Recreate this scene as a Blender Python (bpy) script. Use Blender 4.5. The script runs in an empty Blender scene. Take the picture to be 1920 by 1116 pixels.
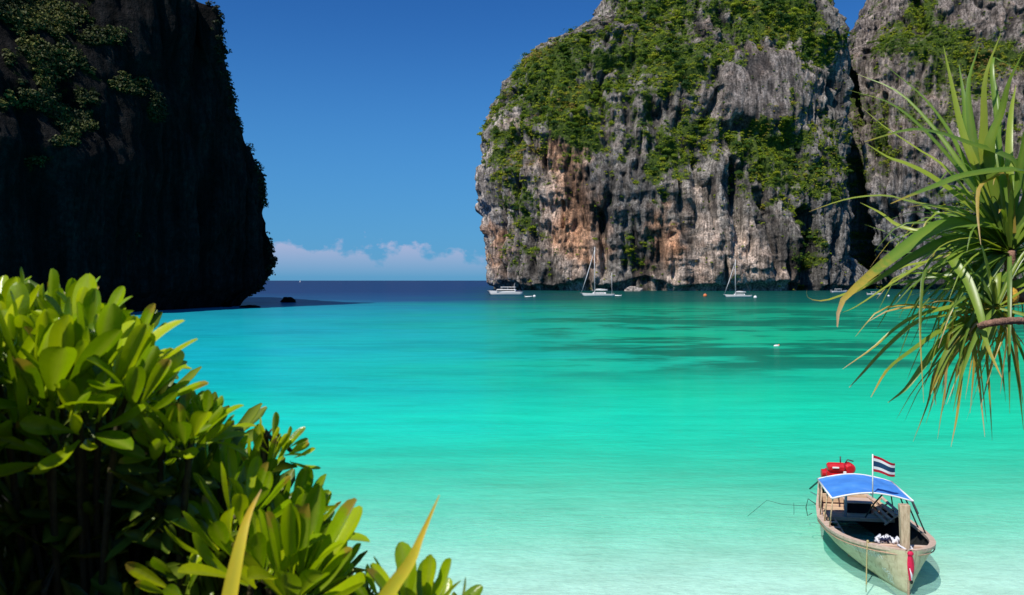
import bpy, math, random
import numpy as np
from mathutils import Vector, Matrix

S = bpy.context.scene
COL = S.collection
R = math.radians
rng = np.random.default_rng(7)
random.seed(7)

# ------------------------------------------------------------------ camera
F = 1500.0            # focal length in photo pixels (photo is 1920 wide)
CX, HY, CZ = 960.0, 526.0, 10.0   # principal column, horizon row, eye height
cam_d = bpy.data.cameras.new('camera')
cam = bpy.data.objects.new('camera', cam_d); COL.objects.link(cam)
cam.location = (0, 0, CZ); cam.rotation_euler = (R(90), 0, 0)
cam_d.sensor_width = 36.0; cam_d.lens = F / 1920 * 36
cam_d.shift_y = -32 / 1920
cam_d.clip_start = 0.05; cam_d.clip_end = 90000
cam_d.dof.use_dof = True; cam_d.dof.focus_distance = 22.0; cam_d.dof.aperture_fstop = 6.3
S.camera = cam

def at(px, py, Y):
    return Vector(((px - CX) / F * Y, Y, CZ - (py - HY) / F * Y))
def on_water(px, py):
    Y = CZ * F / (py - HY)
    return Vector(((px - CX) / F * Y, Y, 0.0))

# ------------------------------------------------------------------ sun, sky, exposure
SUN_EL, SUN_A = R(54), R(55)      # elevation; A = how far behind the camera, from the left
sun_dir = Vector((-math.cos(SUN_EL) * math.cos(SUN_A), -math.cos(SUN_EL) * math.sin(SUN_A), math.sin(SUN_EL)))
sl = bpy.data.lights.new('sun', 'SUN'); sl.energy = 5.0; sl.angle = R(0.53); sl.color = (1.0, 0.95, 0.87)
sun = bpy.data.objects.new('sun', sl); COL.objects.link(sun)
sun.rotation_euler = sun_dir.to_track_quat('Z', 'Y').to_euler()

w = bpy.data.worlds.new('World'); S.world = w; w.use_nodes = True
def build_world():
    nt = w.node_tree; nt.nodes.clear(); L = nt.links.new
    N = nt.nodes.new
    out = N('ShaderNodeOutputWorld'); bg = N('ShaderNodeBackground'); bg.inputs['Strength'].default_value = 0.062
    sky = N('ShaderNodeTexSky'); sky.sky_type = 'NISHITA'; sky.sun_disc = False
    sky.sun_elevation = SUN_EL; sky.sun_rotation = math.atan2(sun_dir.x, sun_dir.y)
    sky.air_density = 1.0; sky.dust_density = 0.2; sky.ozone_density = 3.0; sky.altitude = 0
    hs = N('ShaderNodeHueSaturation'); hs.inputs['Saturation'].default_value = 1.22; hs.inputs['Hue'].default_value = 0.505
    L(sky.outputs[0], hs.inputs['Color'])
    tc = N('ShaderNodeTexCoord'); sp = N('ShaderNodeSeparateXYZ'); L(tc.outputs['Generated'], sp.inputs[0])
    def math_(op, a, b=None, clamp=False):
        m = N('ShaderNodeMath'); m.operation = op; m.use_clamp = clamp
        for i, v in enumerate((a, b)):
            if v is None: continue
            if isinstance(v, (int, float)): m.inputs[i].default_value = v
            else: L(v, m.inputs[i])
        return m.outputs[0]
    # air: distant blue close to the horizon, all the way round
    ramp = N('ShaderNodeValToRGB'); L(sp.outputs[2], ramp.inputs[0])
    cr = ramp.color_ramp; cr.interpolation = 'EASE'
    cr.elements[0].position = 0.0; cr.elements[0].color = (1, 1, 1, 1)
    cr.elements[1].position = 0.34; cr.elements[1].color = (0, 0, 0, 1)
    # cumulus bank low over the sea
    mp = N('ShaderNodeMapping'); mp.inputs['Scale'].default_value = (24, 24, 34)
    mp.inputs['Location'].default_value = (3.3, 1.7, 0.35)
    L(tc.outputs['Generated'], mp.inputs[0])
    n1 = N('ShaderNodeTexNoise'); n1.inputs['Scale'].default_value = 1.0; n1.inputs['Detail'].default_value = 8; n1.inputs['Roughness'].default_value = 0.58
    L(mp.outputs[0], n1.inputs['Vector'])
    mp2 = N('ShaderNodeMapping'); mp2.inputs['Scale'].default_value = (5, 5, 9); mp2.inputs['Location'].default_value = (0.6, 4.7, 0)
    L(tc.outputs['Generated'], mp2.inputs[0])
    n2 = N('ShaderNodeTexNoise'); n2.inputs['Scale'].default_value = 1.0; n2.inputs['Detail'].default_value = 2
    L(mp2.outputs[0], n2.inputs['Vector'])
    zf = math_('MULTIPLY', sp.outputs[2], 11.5)
    d = math_('ADD', n1.outputs[0], math_('MULTIPLY', n2.outputs[0], 0.45))
    d = math_('SUBTRACT', d, zf)
    d = math_('MULTIPLY', math_('SUBTRACT', d, 0.28), 9.0, True)
    # soft bottoms: the bank thins into blue air near the sea
    lowfade = math_('MULTIPLY', math_('SUBTRACT', sp.outputs[2], 0.004), 20.0, True)
    lit = math_('MULTIPLY', d, math_('ADD', math_('MULTIPLY', lowfade, 0.68), 0.0))
    mix = N('ShaderNodeMix'); mix.data_type = 'RGBA'
    air = N('ShaderNodeMix'); air.data_type = 'RGBA'
    L(math_('MULTIPLY', ramp.outputs[0], 0.72), air.inputs[0]); tint = N('ShaderNodeMix'); tint.data_type = 'RGBA'; tint.blend_type = 'MULTIPLY'; tint.inputs[0].default_value = 1.0; L(hs.outputs[0], tint.inputs[6]); tint.inputs[7].default_value = (0.50, 1.10, 1.62, 1); L(tint.outputs[2], air.inputs[6])
    air.inputs[7].default_value = (1.15, 4.7, 10.0, 1)
    L(lit, mix.inputs[0]); L(air.outputs[2], mix.inputs[6]); mix.inputs[7].default_value = (9.8, 8.7, 11.6, 1)
    L(mix.outputs[2], bg.inputs['Color']); L(bg.outputs[0], out.inputs[0])
build_world()
S.view_settings.view_transform = 'Standard'; S.view_settings.look = 'None'
S.view_settings.exposure = 0.0; S.view_settings.gamma = 1.0; S.view_settings.use_curve_mapping = False
S.render.engine = 'CYCLES'
S.cycles.max_bounces = 6; S.cycles.transparent_max_bounces = 12
S.cycles.caustics_reflective = False; S.cycles.caustics_refractive = False

# ------------------------------------------------------------------ helpers
def lin(r, g, b):
    f = lambda c: (c / 12.92 if c <= 0.04045 else ((c + 0.055) / 1.055) ** 2.4)
    return (f(r / 255), f(g / 255), f(b / 255), 1)

class NT:
    """small node-tree writer"""
    def __init__(s, name):
        s.m = bpy.data.materials.new(name); s.m.use_nodes = True
        s.t = s.m.node_tree; s.t.nodes.clear()
        s.out = s.n('ShaderNodeOutputMaterial')
    def n(s, t, **k):
        x = s.t.nodes.new(t)
        for a, v in k.items(): setattr(x, a, v)
        return x
    def L(s, a, b): s.t.links.new(a, b)
    def put(s, sock, v):
        if v is None: return
        if isinstance(v, bpy.types.NodeSocket): s.L(v, sock)
        else: sock.default_value = v
    def math(s, op, a, b=None, c=None, clamp=False):
        m = s.n('ShaderNodeMath', operation=op, use_clamp=clamp)
        for i, v in enumerate((a, b, c)): s.put(m.inputs[i], v)
        return m.outputs[0]
    def mix(s, f, a, b, mode='MIX'):
        m = s.n('ShaderNodeMix', data_type='RGBA', blend_type=mode)
        s.put(m.inputs[0], f); s.put(m.inputs[6], a); s.put(m.inputs[7], b)
        return m.outputs[2]
    def noise(s, vec=None, scale=1.0, detail=4, rough=0.55, mul=None, loc=None, dist=0):
        if vec is None: vec = s.coord('Object')
        if mul is not None or loc is not None:
            mp = s.n('ShaderNodeMapping'); s.L(vec, mp.inputs[0])
            if mul is not None: mp.inputs['Scale'].default_value = mul
            if loc is not None: mp.inputs['Location'].default_value = loc
            vec = mp.outputs[0]
        x = s.n('ShaderNodeTexNoise'); s.L(vec, x.inputs['Vector'])
        x.inputs['Scale'].default_value = scale; x.inputs['Detail'].default_value = detail
        x.inputs['Roughness'].default_value = rough; x.inputs['Distortion'].default_value = dist
        return x.outputs[0]
    def coord(s, k='Object'):
        return s.n('ShaderNodeTexCoord').outputs[k]
    def attr(s, name, out='Fac'):
        return s.n('ShaderNodeAttribute', attribute_name=name).outputs[out]
    def ramp(s, f, stops, interp='LINEAR'):
        x = s.n('ShaderNodeValToRGB'); s.L(f, x.inputs[0]); cr = x.color_ramp; cr.interpolation = interp
        while len(cr.elements) < len(stops): cr.elements.new(0.5)
        for e, (p, c) in zip(cr.elements, stops):
            e.position = p
            e.color = c if isinstance(c, tuple) and len(c) == 4 else ((c, c, c, 1) if isinstance(c, (int, float)) else (*c, 1))
        return x.outputs[0]
    def step(s, f, a, b):
        m = s.n('ShaderNodeMapRange', interpolation_type='SMOOTHSTEP'); s.L(f, m.inputs[0])
        m.inputs[1].default_value = a; m.inputs[2].default_value = b
        return m.outputs[0]
    def bump(s, h, strength=0.5, dist=0.1, normal=None):
        b = s.n('ShaderNodeBump'); b.inputs['Strength'].default_value = strength; b.inputs['Distance'].default_value = dist
        s.L(h, b.inputs['Height'])
        if normal is not None: s.L(normal, b.inputs['Normal'])
        return b.outputs[0]
    def bsdf(s, color, rough=0.6, spec=0.3, normal=None, metal=0.0):
        p = s.n('ShaderNodeBsdfPrincipled')
        s.put(p.inputs['Base Color'], color if not (isinstance(color, tuple) and len(color) == 3) else (*color, 1))
        s.put(p.inputs['Roughness'], rough); p.inputs['Specular IOR Level'].default_value = spec
        p.inputs['Metallic'].default_value = metal
        if normal is not None: s.L(normal, p.inputs['Normal'])
        return p.outputs[0]
    def mixs(s, f, a, b):
        m = s.n('ShaderNodeMixShader'); s.put(m.inputs[0], f); s.L(a, m.inputs[1]); s.L(b, m.inputs[2])
        return m.outputs[0]
    def done(s, surf): s.L(surf, s.out.inputs['Surface']); return s.m

def simple_mat(name, c1, c2=None, scale=6, rough=0.6, spec=0.3, bump=0.15, mul=None, metal=0.0):
    t = NT(name)
    c2 = c2 or tuple(x * 0.7 for x in c1)
    f = t.noise(scale=scale, detail=6, rough=0.65, mul=mul)
    f2 = t.noise(scale=scale * 5, detail=3, mul=mul)
    col = t.ramp(t.math('ADD', t.math('MULTIPLY', f, 0.75), t.math('MULTIPLY', f2, 0.25)), [(0.32, c2), (0.62, c1)])
    return t.done(t.bsdf(col, rough, spec, t.bump(f2, bump, 0.02), metal))

def mesh_np(name, verts, faces_flat, per, mat=None, smooth=False):
    """fast mesh from arrays: faces all with `per` corners"""
    me = bpy.data.meshes.new(name)
    nv = len(verts); nf = len(faces_flat) // per
    me.vertices.add(nv); me.vertices.foreach_set('co', np.asarray(verts, np.float32).ravel())
    me.loops.add(nf * per); me.loops.foreach_set('vertex_index', np.asarray(faces_flat, np.int32))
    me.polygons.add(nf); me.polygons.foreach_set('loop_start', np.arange(0, nf * per, per, dtype=np.int32))
    me.polygons.foreach_set('loop_total', np.full(nf, per, np.int32))
    if smooth: me.polygons.foreach_set('use_smooth', np.ones(nf, bool))
    me.update(calc_edges=True)
    if mat: me.materials.append(mat)
    return me
def fattr(me, name, vals, dom='POINT'):
    a = me.attributes.new(name, 'FLOAT', dom); a.data.foreach_set('value', np.asarray(vals, np.float32))
def cattr(me, name, vals):
    v = np.ones((len(vals), 4), np.float32); v[:, :3] = vals
    a = me.attributes.new(name, 'FLOAT_COLOR', 'POINT'); a.data.foreach_set('color', v.ravel())

def link(name, me, parent=None, label=None, cat=None, kind=None, group=None):
    o = bpy.data.objects.new(name, me); COL.objects.link(o)
    if parent is not None: o.parent = parent
    if label: o['label'] = label
    if cat: o['category'] = cat
    if kind: o['kind'] = kind
    if group: o['group'] = group
    return o
def thing(name, label, cat, loc=(0, 0, 0), rz=0.0, group=None):
    o = link(name, None, None, label, cat, None, group)
    o.location = loc; o.rotation_euler = (0, 0, rz)
    return o

class MB:
    """collects simple solids into one mesh"""
    def __init__(s): s.v = []; s.f = []
    def box(s, c, d, rot=None):
        i = len(s.v); c = Vector(c); M = rot.to_matrix() if rot is not None else None
        for x in (-1, 1):
            for y in (-1, 1):
                for z in (-1, 1):
                    p = Vector((x * d[0] / 2, y * d[1] / 2, z * d[2] / 2))
                    if M: p = M @ p
                    s.v.append(c + p)
        for q in ((0, 1, 3, 2), (4, 6, 7, 5), (0, 4, 5, 1), (2, 3, 7, 6), (0, 2, 6, 4), (1, 5, 7, 3)):
            s.f.append([i + k for k in q])
        return s
    def bar(s, a, b, w, h=None):
        a = Vector(a); b = Vector(b); d = b - a
        q = d.to_track_quat('X', 'Z')
        return s.box((a + b) / 2, (d.length, w, h or w), q)
    def tube(s, pts, r, n=6, cap=True):
        pts = [Vector(p) for p in pts]; i0 = len(s.v); K = len(pts)
        up = Vector((0.13, 0.21, 0.97))
        for k, p in enumerate(pts):
            t = (pts[min(k + 1, K - 1)] - pts[max(k - 1, 0)]).normalized()
            a = t.cross(up)
            if a.length < 1e-3: a = t.cross(Vector((1, 0, 0)))
            a.normalize(); b = t.cross(a)
            rr = r[k] if isinstance(r, (list, tuple)) else r
            for j in range(n):
                an = 2 * math.pi * j / n
                s.v.append(p + (a * math.cos(an) + b * math.sin(an)) * rr)
        for k in range(K - 1):
            for j in range(n):
                s.f.append([i0 + k * n + j, i0 + k * n + (j + 1) % n, i0 + (k + 1) * n + (j + 1) % n, i0 + (k + 1) * n + j])
        if cap:
            s.f.append([i0 + j for j in range(n)][::-1]); s.f.append([i0 + (K - 1) * n + j for j in range(n)])
        return s
    def grid(s, P, closed_u=False):
        i0 = len(s.v); a = len(P); b = len(P[0])
        for row in P:
            for p in row: s.v.append(Vector(p))
        for i in range(a - 1):
            for j in range(b - (0 if closed_u else 1)):
                j2 = (j + 1) % b
                s.f.append([i0 + i * b + j, i0 + i * b + j2, i0 + (i + 1) * b + j2, i0 + (i + 1) * b + j])
        return s
    def ball(s, c, r, n=10, m=7):
        r = (r, r, r) if isinstance(r, (int, float)) else r
        P = []
        for i in range(m + 1):
            th = math.pi * i / m
            P.append([(c[0] + r[0] * math.sin(th) * math.cos(2 * math.pi * j / n), c[1] + r[1] * math.sin(th) * math.sin(2 * math.pi * j / n), c[2] + r[2] * math.cos(th)) for j in range(n)])
        return s.grid(P, True)
    def mesh(s, name, mat, smooth=False, bevel=0):
        me = bpy.data.meshes.new(name); me.from_pydata([tuple(v) for v in s.v], [], s.f)
        me.materials.append(mat)
        import bmesh
        bm = bmesh.new(); bm.from_mesh(me)
        bmesh.ops.remove_doubles(bm, verts=bm.verts, dist=1e-5)
        bmesh.ops.recalc_face_normals(bm, faces=bm.faces)
        if bevel: bmesh.ops.bevel(bm, geom=list(bm.edges), offset=bevel, segments=1, affect='EDGES')
        bm.to_mesh(me); bm.free()
        if smooth: me.polygons.foreach_set('use_smooth', np.ones(len(me.polygons), bool))
        return me
    def put(s, name, mat, parent=None, smooth=False, bevel=0, **k):
        return link(name, s.mesh(name, mat, smooth, bevel), parent, **k)

def catmull(P, n):
    P = [Vector(p) for p in P]
    if len(P) == 2: return [P[0].lerp(P[1], i / (n - 1)) for i in range(n)]
    Q = [P[0] * 2 - P[1]] + P + [P[-1] * 2 - P[-2]]
    seg = len(P) - 1; out = []
    for i in range(n):
        t = i / (n - 1) * seg; k = min(int(t), seg - 1); t -= k
        p0, p1, p2, p3 = Q[k:k + 4]
        out.append(0.5 * ((2 * p1) + (p2 - p0) * t + (2 * p0 - 5 * p1 + 4 * p2 - p3) * t * t + (3 * p1 - p0 - 3 * p2 + p3) * t ** 3))
    return out

# numpy gradient noise
_perm = np.random.default_rng(11).permutation(256).astype(np.int32); _perm = np.concatenate([_perm, _perm])
_gr = np.random.default_rng(12).normal(size=(256, 3)).astype(np.float32); _gr /= np.linalg.norm(_gr, axis=1)[:, None]
def gnoise(P):
    P = np.asarray(P, np.float32); i = np.floor(P).astype(np.int32); f = P - i; i &= 255
    u = f * f * f * (f * (f * 6 - 15) + 10)
    def g(dx, dy, dz):
        h = _perm[_perm[_perm[i[:, 0] + dx & 255] + (i[:, 1] + dy & 255) & 255] + (i[:, 2] + dz & 255) & 255]
        G = _gr[h]
        return G[:, 0] * (f[:, 0] - dx) + G[:, 1] * (f[:, 1] - dy) + G[:, 2] * (f[:, 2] - dz)
    ux, uy, uz = u[:, 0], u[:, 1], u[:, 2]
    a = g(0, 0, 0) * (1 - ux) + g(1, 0, 0) * ux; b = g(0, 1, 0) * (1 - ux) + g(1, 1, 0) * ux
    c = g(0, 0, 1) * (1 - ux) + g(1, 0, 1) * ux; d = g(0, 1, 1) * (1 - ux) + g(1, 1, 1) * ux
    return ((a * (1 - uy) + b * uy) * (1 - uz) + (c * (1 - uy) + d * uy) * uz) * 1.6
def fbm(P, oct=4, gain=0.5):
    s = 0; a = 1; P = np.asarray(P, np.float32).copy()
    for _ in range(oct): s = s + a * gnoise(P); a *= gain; P = P * 2.03 + 17.3
    return s
def ridged(P, oct=3, gain=0.5):
    s = 0; a = 1; P = np.asarray(P, np.float32).copy()
    for _ in range(oct): s = s + a * (1 - 2 * np.abs(gnoise(P))); a *= gain; P = P * 2.03 + 9.1
    return s
def sstep(x, a, b):
    t = np.clip((x - a) / (b - a), 0, 1); return t * t * (3 - 2 * t)

# ------------------------------------------------------------------ materials: setting
def mat_rock(name, dim=1.0):
    t = NT(name); P = t.coord('Object')
    tint = t.attr('tint', 'Color'); veg = t.attr('veg'); cav = t.attr('cavity')
    n1 = t.noise(P, 0.11, 6, 0.62)
    n2 = t.noise(P, 0.55, 5, 0.65)
    st = t.noise(P, 1.0, 5, 0.6, mul=(0.42, 0.42, 0.022))
    st2 = t.noise(P, 1.0, 4, 0.6, mul=(0.12, 0.12, 0.012), loc=(5, 2, 7))
    k = t.ramp(n1, [(0.30, 0.55), (0.5, 1.0), (0.72, 1.45)])
    k2 = t.ramp(n2, [(0.30, 0.38), (0.5, 1.0), (0.68, 1.75)])
    k3 = t.ramp(st, [(0.36, 0.28), (0.52, 1.0), (0.70, 1.55)])
    k4 = t.ramp(st2, [(0.36, 0.42), (0.56, 1.08)])
    c = t.mix(1.0, tint, k, 'MULTIPLY'); c = t.mix(1.0, c, k2, 'MULTIPLY'); c = t.mix(0.85, c, k3, 'MULTIPLY'); c = t.mix(0.8, c, k4, 'MULTIPLY')
    hs = t.noise(P, 0.05, 4, 0.6, loc=(9, 1, 3))
    c = t.mix(t.math('MULTIPLY', t.step(hs, 0.50, 0.72), 0.22), c, t.mix(1.0, c, (1.5, 1.0, 0.72, 1), 'MULTIPLY'))
    # hollows painted near-black, as shade gathers there, broken up by noise
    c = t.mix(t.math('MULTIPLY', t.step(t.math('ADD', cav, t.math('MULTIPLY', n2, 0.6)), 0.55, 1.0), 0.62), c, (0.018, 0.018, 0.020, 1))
    gcol = t.ramp(n2, [(0.3, (0.018, 0.032, 0.010)), (0.55, (0.08, 0.12, 0.022)), (0.75, (0.15, 0.17, 0.04))])
    vf = t.step(t.math('ADD', veg, t.math('MULTIPLY', t.math('SUBTRACT', n2, 0.5), 1.3)), 0.42, 0.62)
    c = t.mix(vf, c, gcol)
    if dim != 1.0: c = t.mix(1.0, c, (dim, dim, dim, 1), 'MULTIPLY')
    h = t.math('ADD', t.math('MULTIPLY', n2, 1.0), t.math('MULTIPLY', t.noise(P, 1.6, 4, 0.7), 0.5))
    h = t.math('ADD', h, t.math('MULTIPLY', st, 1.2))
    return t.done(t.bsdf(c, 0.95, 0.1, t.bump(h, 1.0, 1.6)))
M_rock = mat_rock('limestone')
M_rock_dark = mat_rock('limestone dimmed for shade', 0.17)  # near-black copy, left cliff's shade painted in; black sea rocks share it

def mat_leafcards(name, stops, transl=0.35, sat=1.0):
    t = NT(name)
    tone = t.attr('tone'); sh = t.attr('shade')
    f = t.math('ADD', tone, t.math('MULTIPLY', t.math('SUBTRACT', sh, 0.5), 0.28), None, True)
    c = t.ramp(f, stops)
    d = t.bsdf(c, 0.6, 0.2)
    tr = t.n('ShaderNodeBsdfTranslucent'); t.L(c, tr.inputs[0])
    return t.done(t.mixs(transl, d, tr.outputs[0]))
M_cliffveg = mat_leafcards('cliff scrub leaves', [(0.0, (0.03, 0.085, 0.022)), (0.22, (0.08, 0.165, 0.02)), (0.42, (0.21, 0.30, 0.02)), (0.70, (0.40, 0.46, 0.024)), (0.92, (0.40, 0.30, 0.05)), (1.0, (0.34, 0.22, 0.09))], 0.42)
M_darkveg = mat_leafcards('shade-darkened scrub leaves', [(0.0, (0.012, 0.020, 0.008)), (0.5, (0.055, 0.065, 0.014)), (0.85, (0.14, 0.14, 0.025)), (1.0, (0.15, 0.10, 0.03))], 0.08)  # darker scrub copy: the left cliff's shade put into the leaf colour

def mat_water():
    t = NT('sea water'); geo = t.n('ShaderNodeNewGeometry'); P = geo.outputs['Position']
    sp = t.n('ShaderNodeSeparateXYZ'); t.L(P, sp.inputs[0]); X, Y = sp.outputs[0], sp.outputs[1]
    wob = t.noise(P, 1.0, 5, 0.6, mul=(0.012, 0.02, 1))
    wobs = t.noise(P, 1.0, 4, 0.6, mul=(0.06, 0.11, 1), loc=(3, 8, 0))
    # distance off shore sets the depth of the bay
    inv = t.math('DIVIDE', 25.0, t.math('MAXIMUM', Y, 20.0))          # 1 at the sand, 0 far out
    inv = t.math('MULTIPLY', inv, t.math('ADD', 1.0, t.math('MULTIPLY', t.math('SUBTRACT', wob, 0.5), 0.45)))
    inv = t.math('POWER', t.math('MAXIMUM', inv, 0.0001), 0.5)
    def s(dy): return min(1.0, math.sqrt(dy / 600.0))
    blue = t.ramp(inv, [(0.0, lin(26, 42, 82)), (s(22), lin(28, 48, 90)), (s(36), lin(30, 70, 110)), (s(50), lin(26, 128, 150)), (s(75), lin(24, 150, 164)),
                        (s(150), lin(20, 166, 182)), (s(210), lin(18, 168, 180)), (s(255), lin(22, 200, 190)), (s(380), lin(32, 216, 182)), (s(470), lin(78, 230, 200)), (s(570), lin(190, 250, 234))])
    green = t.ramp(inv, [(0.0, lin(20, 48, 70)), (s(20), lin(12, 62, 60)), (s(38), lin(12, 82, 74)), (s(52), lin(18, 140, 108)), (s(80), lin(20, 160, 122)),
                         (s(140), lin(22, 176, 130)), (s(210), lin(22, 184, 140)), (s(255), lin(24, 206, 160)), (s(380), lin(36, 214, 172)), (s(470), lin(82, 228, 188)), (s(570), lin(190, 250, 230))])
    gx = t.step(t.math('ADD', X, t.math('MULTIPLY', t.math('SUBTRACT', wob, 0.5), 120.0)), -75.0, 55.0)
    c = t.mix(gx, blue, green)
    # coral and weed beds on the bottom, right hand half of the bay
    bed = t.noise(P, 1.0, 7, 0.62, mul=(0.016, 0.022, 1), loc=(4.2, 1.3, 0), dist=0.4)
    zone = t.math('MULTIPLY', t.step(X, -16.0, 22.0), t.math('MULTIPLY', t.step(Y, 74.0, 98.0), t.math('SUBTRACT', 1.0, t.step(Y, 260.0, 360.0))))
    bf = t.math('MULTIPLY', t.step(t.math('ADD', bed, t.math('MULTIPLY', t.math('SUBTRACT', wobs, 0.5), 0.7)), 0.44, 0.58), zone)
    c = t.mix(t.math('MULTIPLY', bf, 0.9), c, lin(14, 104, 84))
    # a second, fainter bed towards the middle and the left
    bed2 = t.noise(P, 1.0, 6, 0.6, mul=(0.02, 0.035, 1), loc=(1.2, 7.3, 0))
    zone2 = t.math('MULTIPLY', t.step(Y, 62.0, 78.0), t.math('SUBTRACT', 1.0, t.step(Y, 150.0, 330.0)))
    c = t.mix(t.math('MULTIPLY', t.math('MULTIPLY', t.step(bed2, 0.46, 0.66), zone2), 0.5), c, t.mix(1.0, c, (0.5, 0.66, 0.74, 1), 'MULTIPLY'))
    # fine streaks of ripples
    rip = t.noise(P, 1.0, 6, 0.65, mul=(0.10, 0.42, 1))
    rip2 = t.noise(P, 1.0, 4, 0.6, mul=(0.7, 2.2, 1))
    c = t.mix(0.40, c, t.ramp(rip, [(0.28, 0.60), (0.5, 1.0), (0.72, 1.30)]), 'MULTIPLY')
    rip3 = t.noise(P, 1.0, 5, 0.65, mul=(1.3, 3.4, 1))
    c = t.mix(0.2, c, t.ramp(rip3, [(0.30, 0.72), (0.52, 1.0), (0.70, 1.25)]), 'MULTIPLY')
    h = t.math('ADD', t.math('MULTIPLY', t.noise(P, 1.0, 5, 0.6, mul=(0.35, 0.9, 1)), 1.0), t.math('MULTIPLY', rip2, 0.35))
    nrm = t.bump(h, 0.42, 0.45)
    dif = t.n('ShaderNodeBsdfDiffuse'); t.L(c, dif.inputs[0]); t.L(nrm, dif.inputs['Normal'])
    tr = t.n('ShaderNodeBsdfTransparent'); tr.inputs[0].default_value = (0.80, 0.99, 0.95, 1)
    op = t.math('SUBTRACT', 1.0, t.math('MULTIPLY', t.step(inv, s(200), s(620)), 0.72))
    body = t.mixs(op, tr.outputs[0], dif.outputs[0])
    gl = t.n('ShaderNodeBsdfGlossy'); gl.inputs['Roughness'].default_value = 0.10; t.L(nrm, gl.inputs['Normal'])
    gl.inputs[0].default_value = (0.9, 0.95, 1, 1)
    fr = t.n('ShaderNodeFresnel'); fr.inputs[0].default_value = 1.33; t.L(nrm, fr.inputs['Normal'])
    f = t.math('MULTIPLY', t.math('MINIMUM', fr.outputs[0], 0.40), 0.30)
    return t.done(t.mixs(f, body, gl.outputs[0]))
M_water = mat_water()

def mat_sand():
    t = NT('coral sand'); P = t.coord('Object')
    a = t.noise(P, 0.45, 6, 0.6); b = t.noise(P, 3.0, 5, 0.65); net = t.noise(P, 1.0, 3, 0.5, mul=(1.1, 2.0, 1), dist=1.2)
    c = t.ramp(a, [(0.3, (0.70, 0.67, 0.58)), (0.55, (0.82, 0.80, 0.72)), (0.75, (0.88, 0.86, 0.80))])
    ripl = t.math('ABSOLUTE', t.math('SUBTRACT', net, 0.5))
    c = t.mix(0.5, c, t.ramp(b, [(0.3, 0.62), (0.55, 1.0), (0.7, 1.12)]), 'MULTIPLY')
    h = t.math('ADD', t.math('MULTIPLY', ripl, -1.0), t.math('MULTIPLY', b, 0.25))
    return t.done(t.bsdf(c, 0.9, 0.1, t.bump(h, 0.45, 0.3)))
M_sand = mat_sand()
M_soil = simple_mat('hillside soil', (0.075, 0.055, 0.035), (0.02, 0.016, 0.011), 1.5, 0.95, 0.1, 0.6)

# ------------------------------------------------------------------ sea, sea bed, hillside under the camera
def sheet(name, xs, ys, zf, mat, kind='structure', smooth=True):
    X, Y = np.meshgrid(xs, ys); Z = zf(X, Y)
    V = np.stack([X, Y, Z], -1).reshape(-1, 3); nx = len(xs); ny = len(ys)
    i = (np.arange(ny - 1)[:, None] * nx + np.arange(nx - 1)[None]).ravel()
    Fq = np.stack([i, i + 1, i + nx + 1, i + nx], -1).ravel()
    return link(name, mesh_np(name, V, Fq, 4, mat, smooth), kind=kind)
xs = np.concatenate([[-40000, -8000, -2000], np.linspace(-600, 600, 25), [2000, 8000, 40000]])
ys = np.concatenate([np.linspace(9, 80, 12), np.linspace(100, 1500, 20), [3000, 8000, 20000, 60000]])
sheet('sea_water', xs, ys, lambda X, Y: 0 * X, M_water)
def bedz(X, Y):
    z = 0.75 - 0.0713 * (Y - 9)  # beach face
    z = np.where(Y > 24, -0.32 - 0.034 * (Y - 24), z)
    z = np.where(Y > 60, -1.544 - 0.03 * (Y - 60), z)
    q = np.stack([X.ravel() * 0.16, Y.ravel() * 0.3, 0 * X.ravel()], -1)
    return z + (fbm(q, 4) * 0.10).reshape(X.shape)
sheet('seabed', np.concatenate([np.linspace(-260, -41, 30), np.linspace(-40, 40, 260), np.linspace(41, 260, 30)]), np.concatenate([np.linspace(7, 48, 240), np.linspace(48.6, 170, 50)]), bedz, M_sand)
def hillz(X, Y):
    z = 8.2 - 0.62 * np.clip(Y, -30, 40) + 0.03 * np.abs(X)
    z = np.where(Y < 0, 8.2 - 0.25 * Y, z)
    z = np.maximum(z, -1.0)
    q = np.stack([X.ravel() * 0.5, Y.ravel() * 0.5, 0 * X.ravel()], -1)
    return z + (fbm(q, 4) * 0.18).reshape(X.shape) * np.clip((14 - Y) / 6, 0, 1)
sheet('hillside', np.linspace(-60, 60, 200), np.linspace(-30, 15, 90), hillz, M_soil)

# ------------------------------------------------------------------ limestone cliffs
def proj(V):
    Yc = np.maximum(V[:, 1], 1.0)
    return CX + F * V[:, 0] / Yc, HY - F * (V[:, 2] - CZ) / Yc

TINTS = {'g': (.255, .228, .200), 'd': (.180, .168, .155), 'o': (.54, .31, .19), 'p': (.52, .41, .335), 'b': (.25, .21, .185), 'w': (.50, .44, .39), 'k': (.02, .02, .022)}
def bil(M, fx, fy):
    h, ww = M.shape[:2]
    fx = np.clip(fx, 0, ww - 1.001); fy = np.clip(fy, 0, h - 1.001)
    x0 = fx.astype(int); y0 = fy.astype(int); tx = fx - x0; ty = fy - y0
    if M.ndim == 3: tx = tx[:, None]; ty = ty[:, None]
    return (M[y0, x0] * (1 - tx) + M[y0, x0 + 1] * tx) * (1 - ty) + (M[y0 + 1, x0] * (1 - tx) + M[y0 + 1, x0 + 1] * tx) * ty

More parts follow.
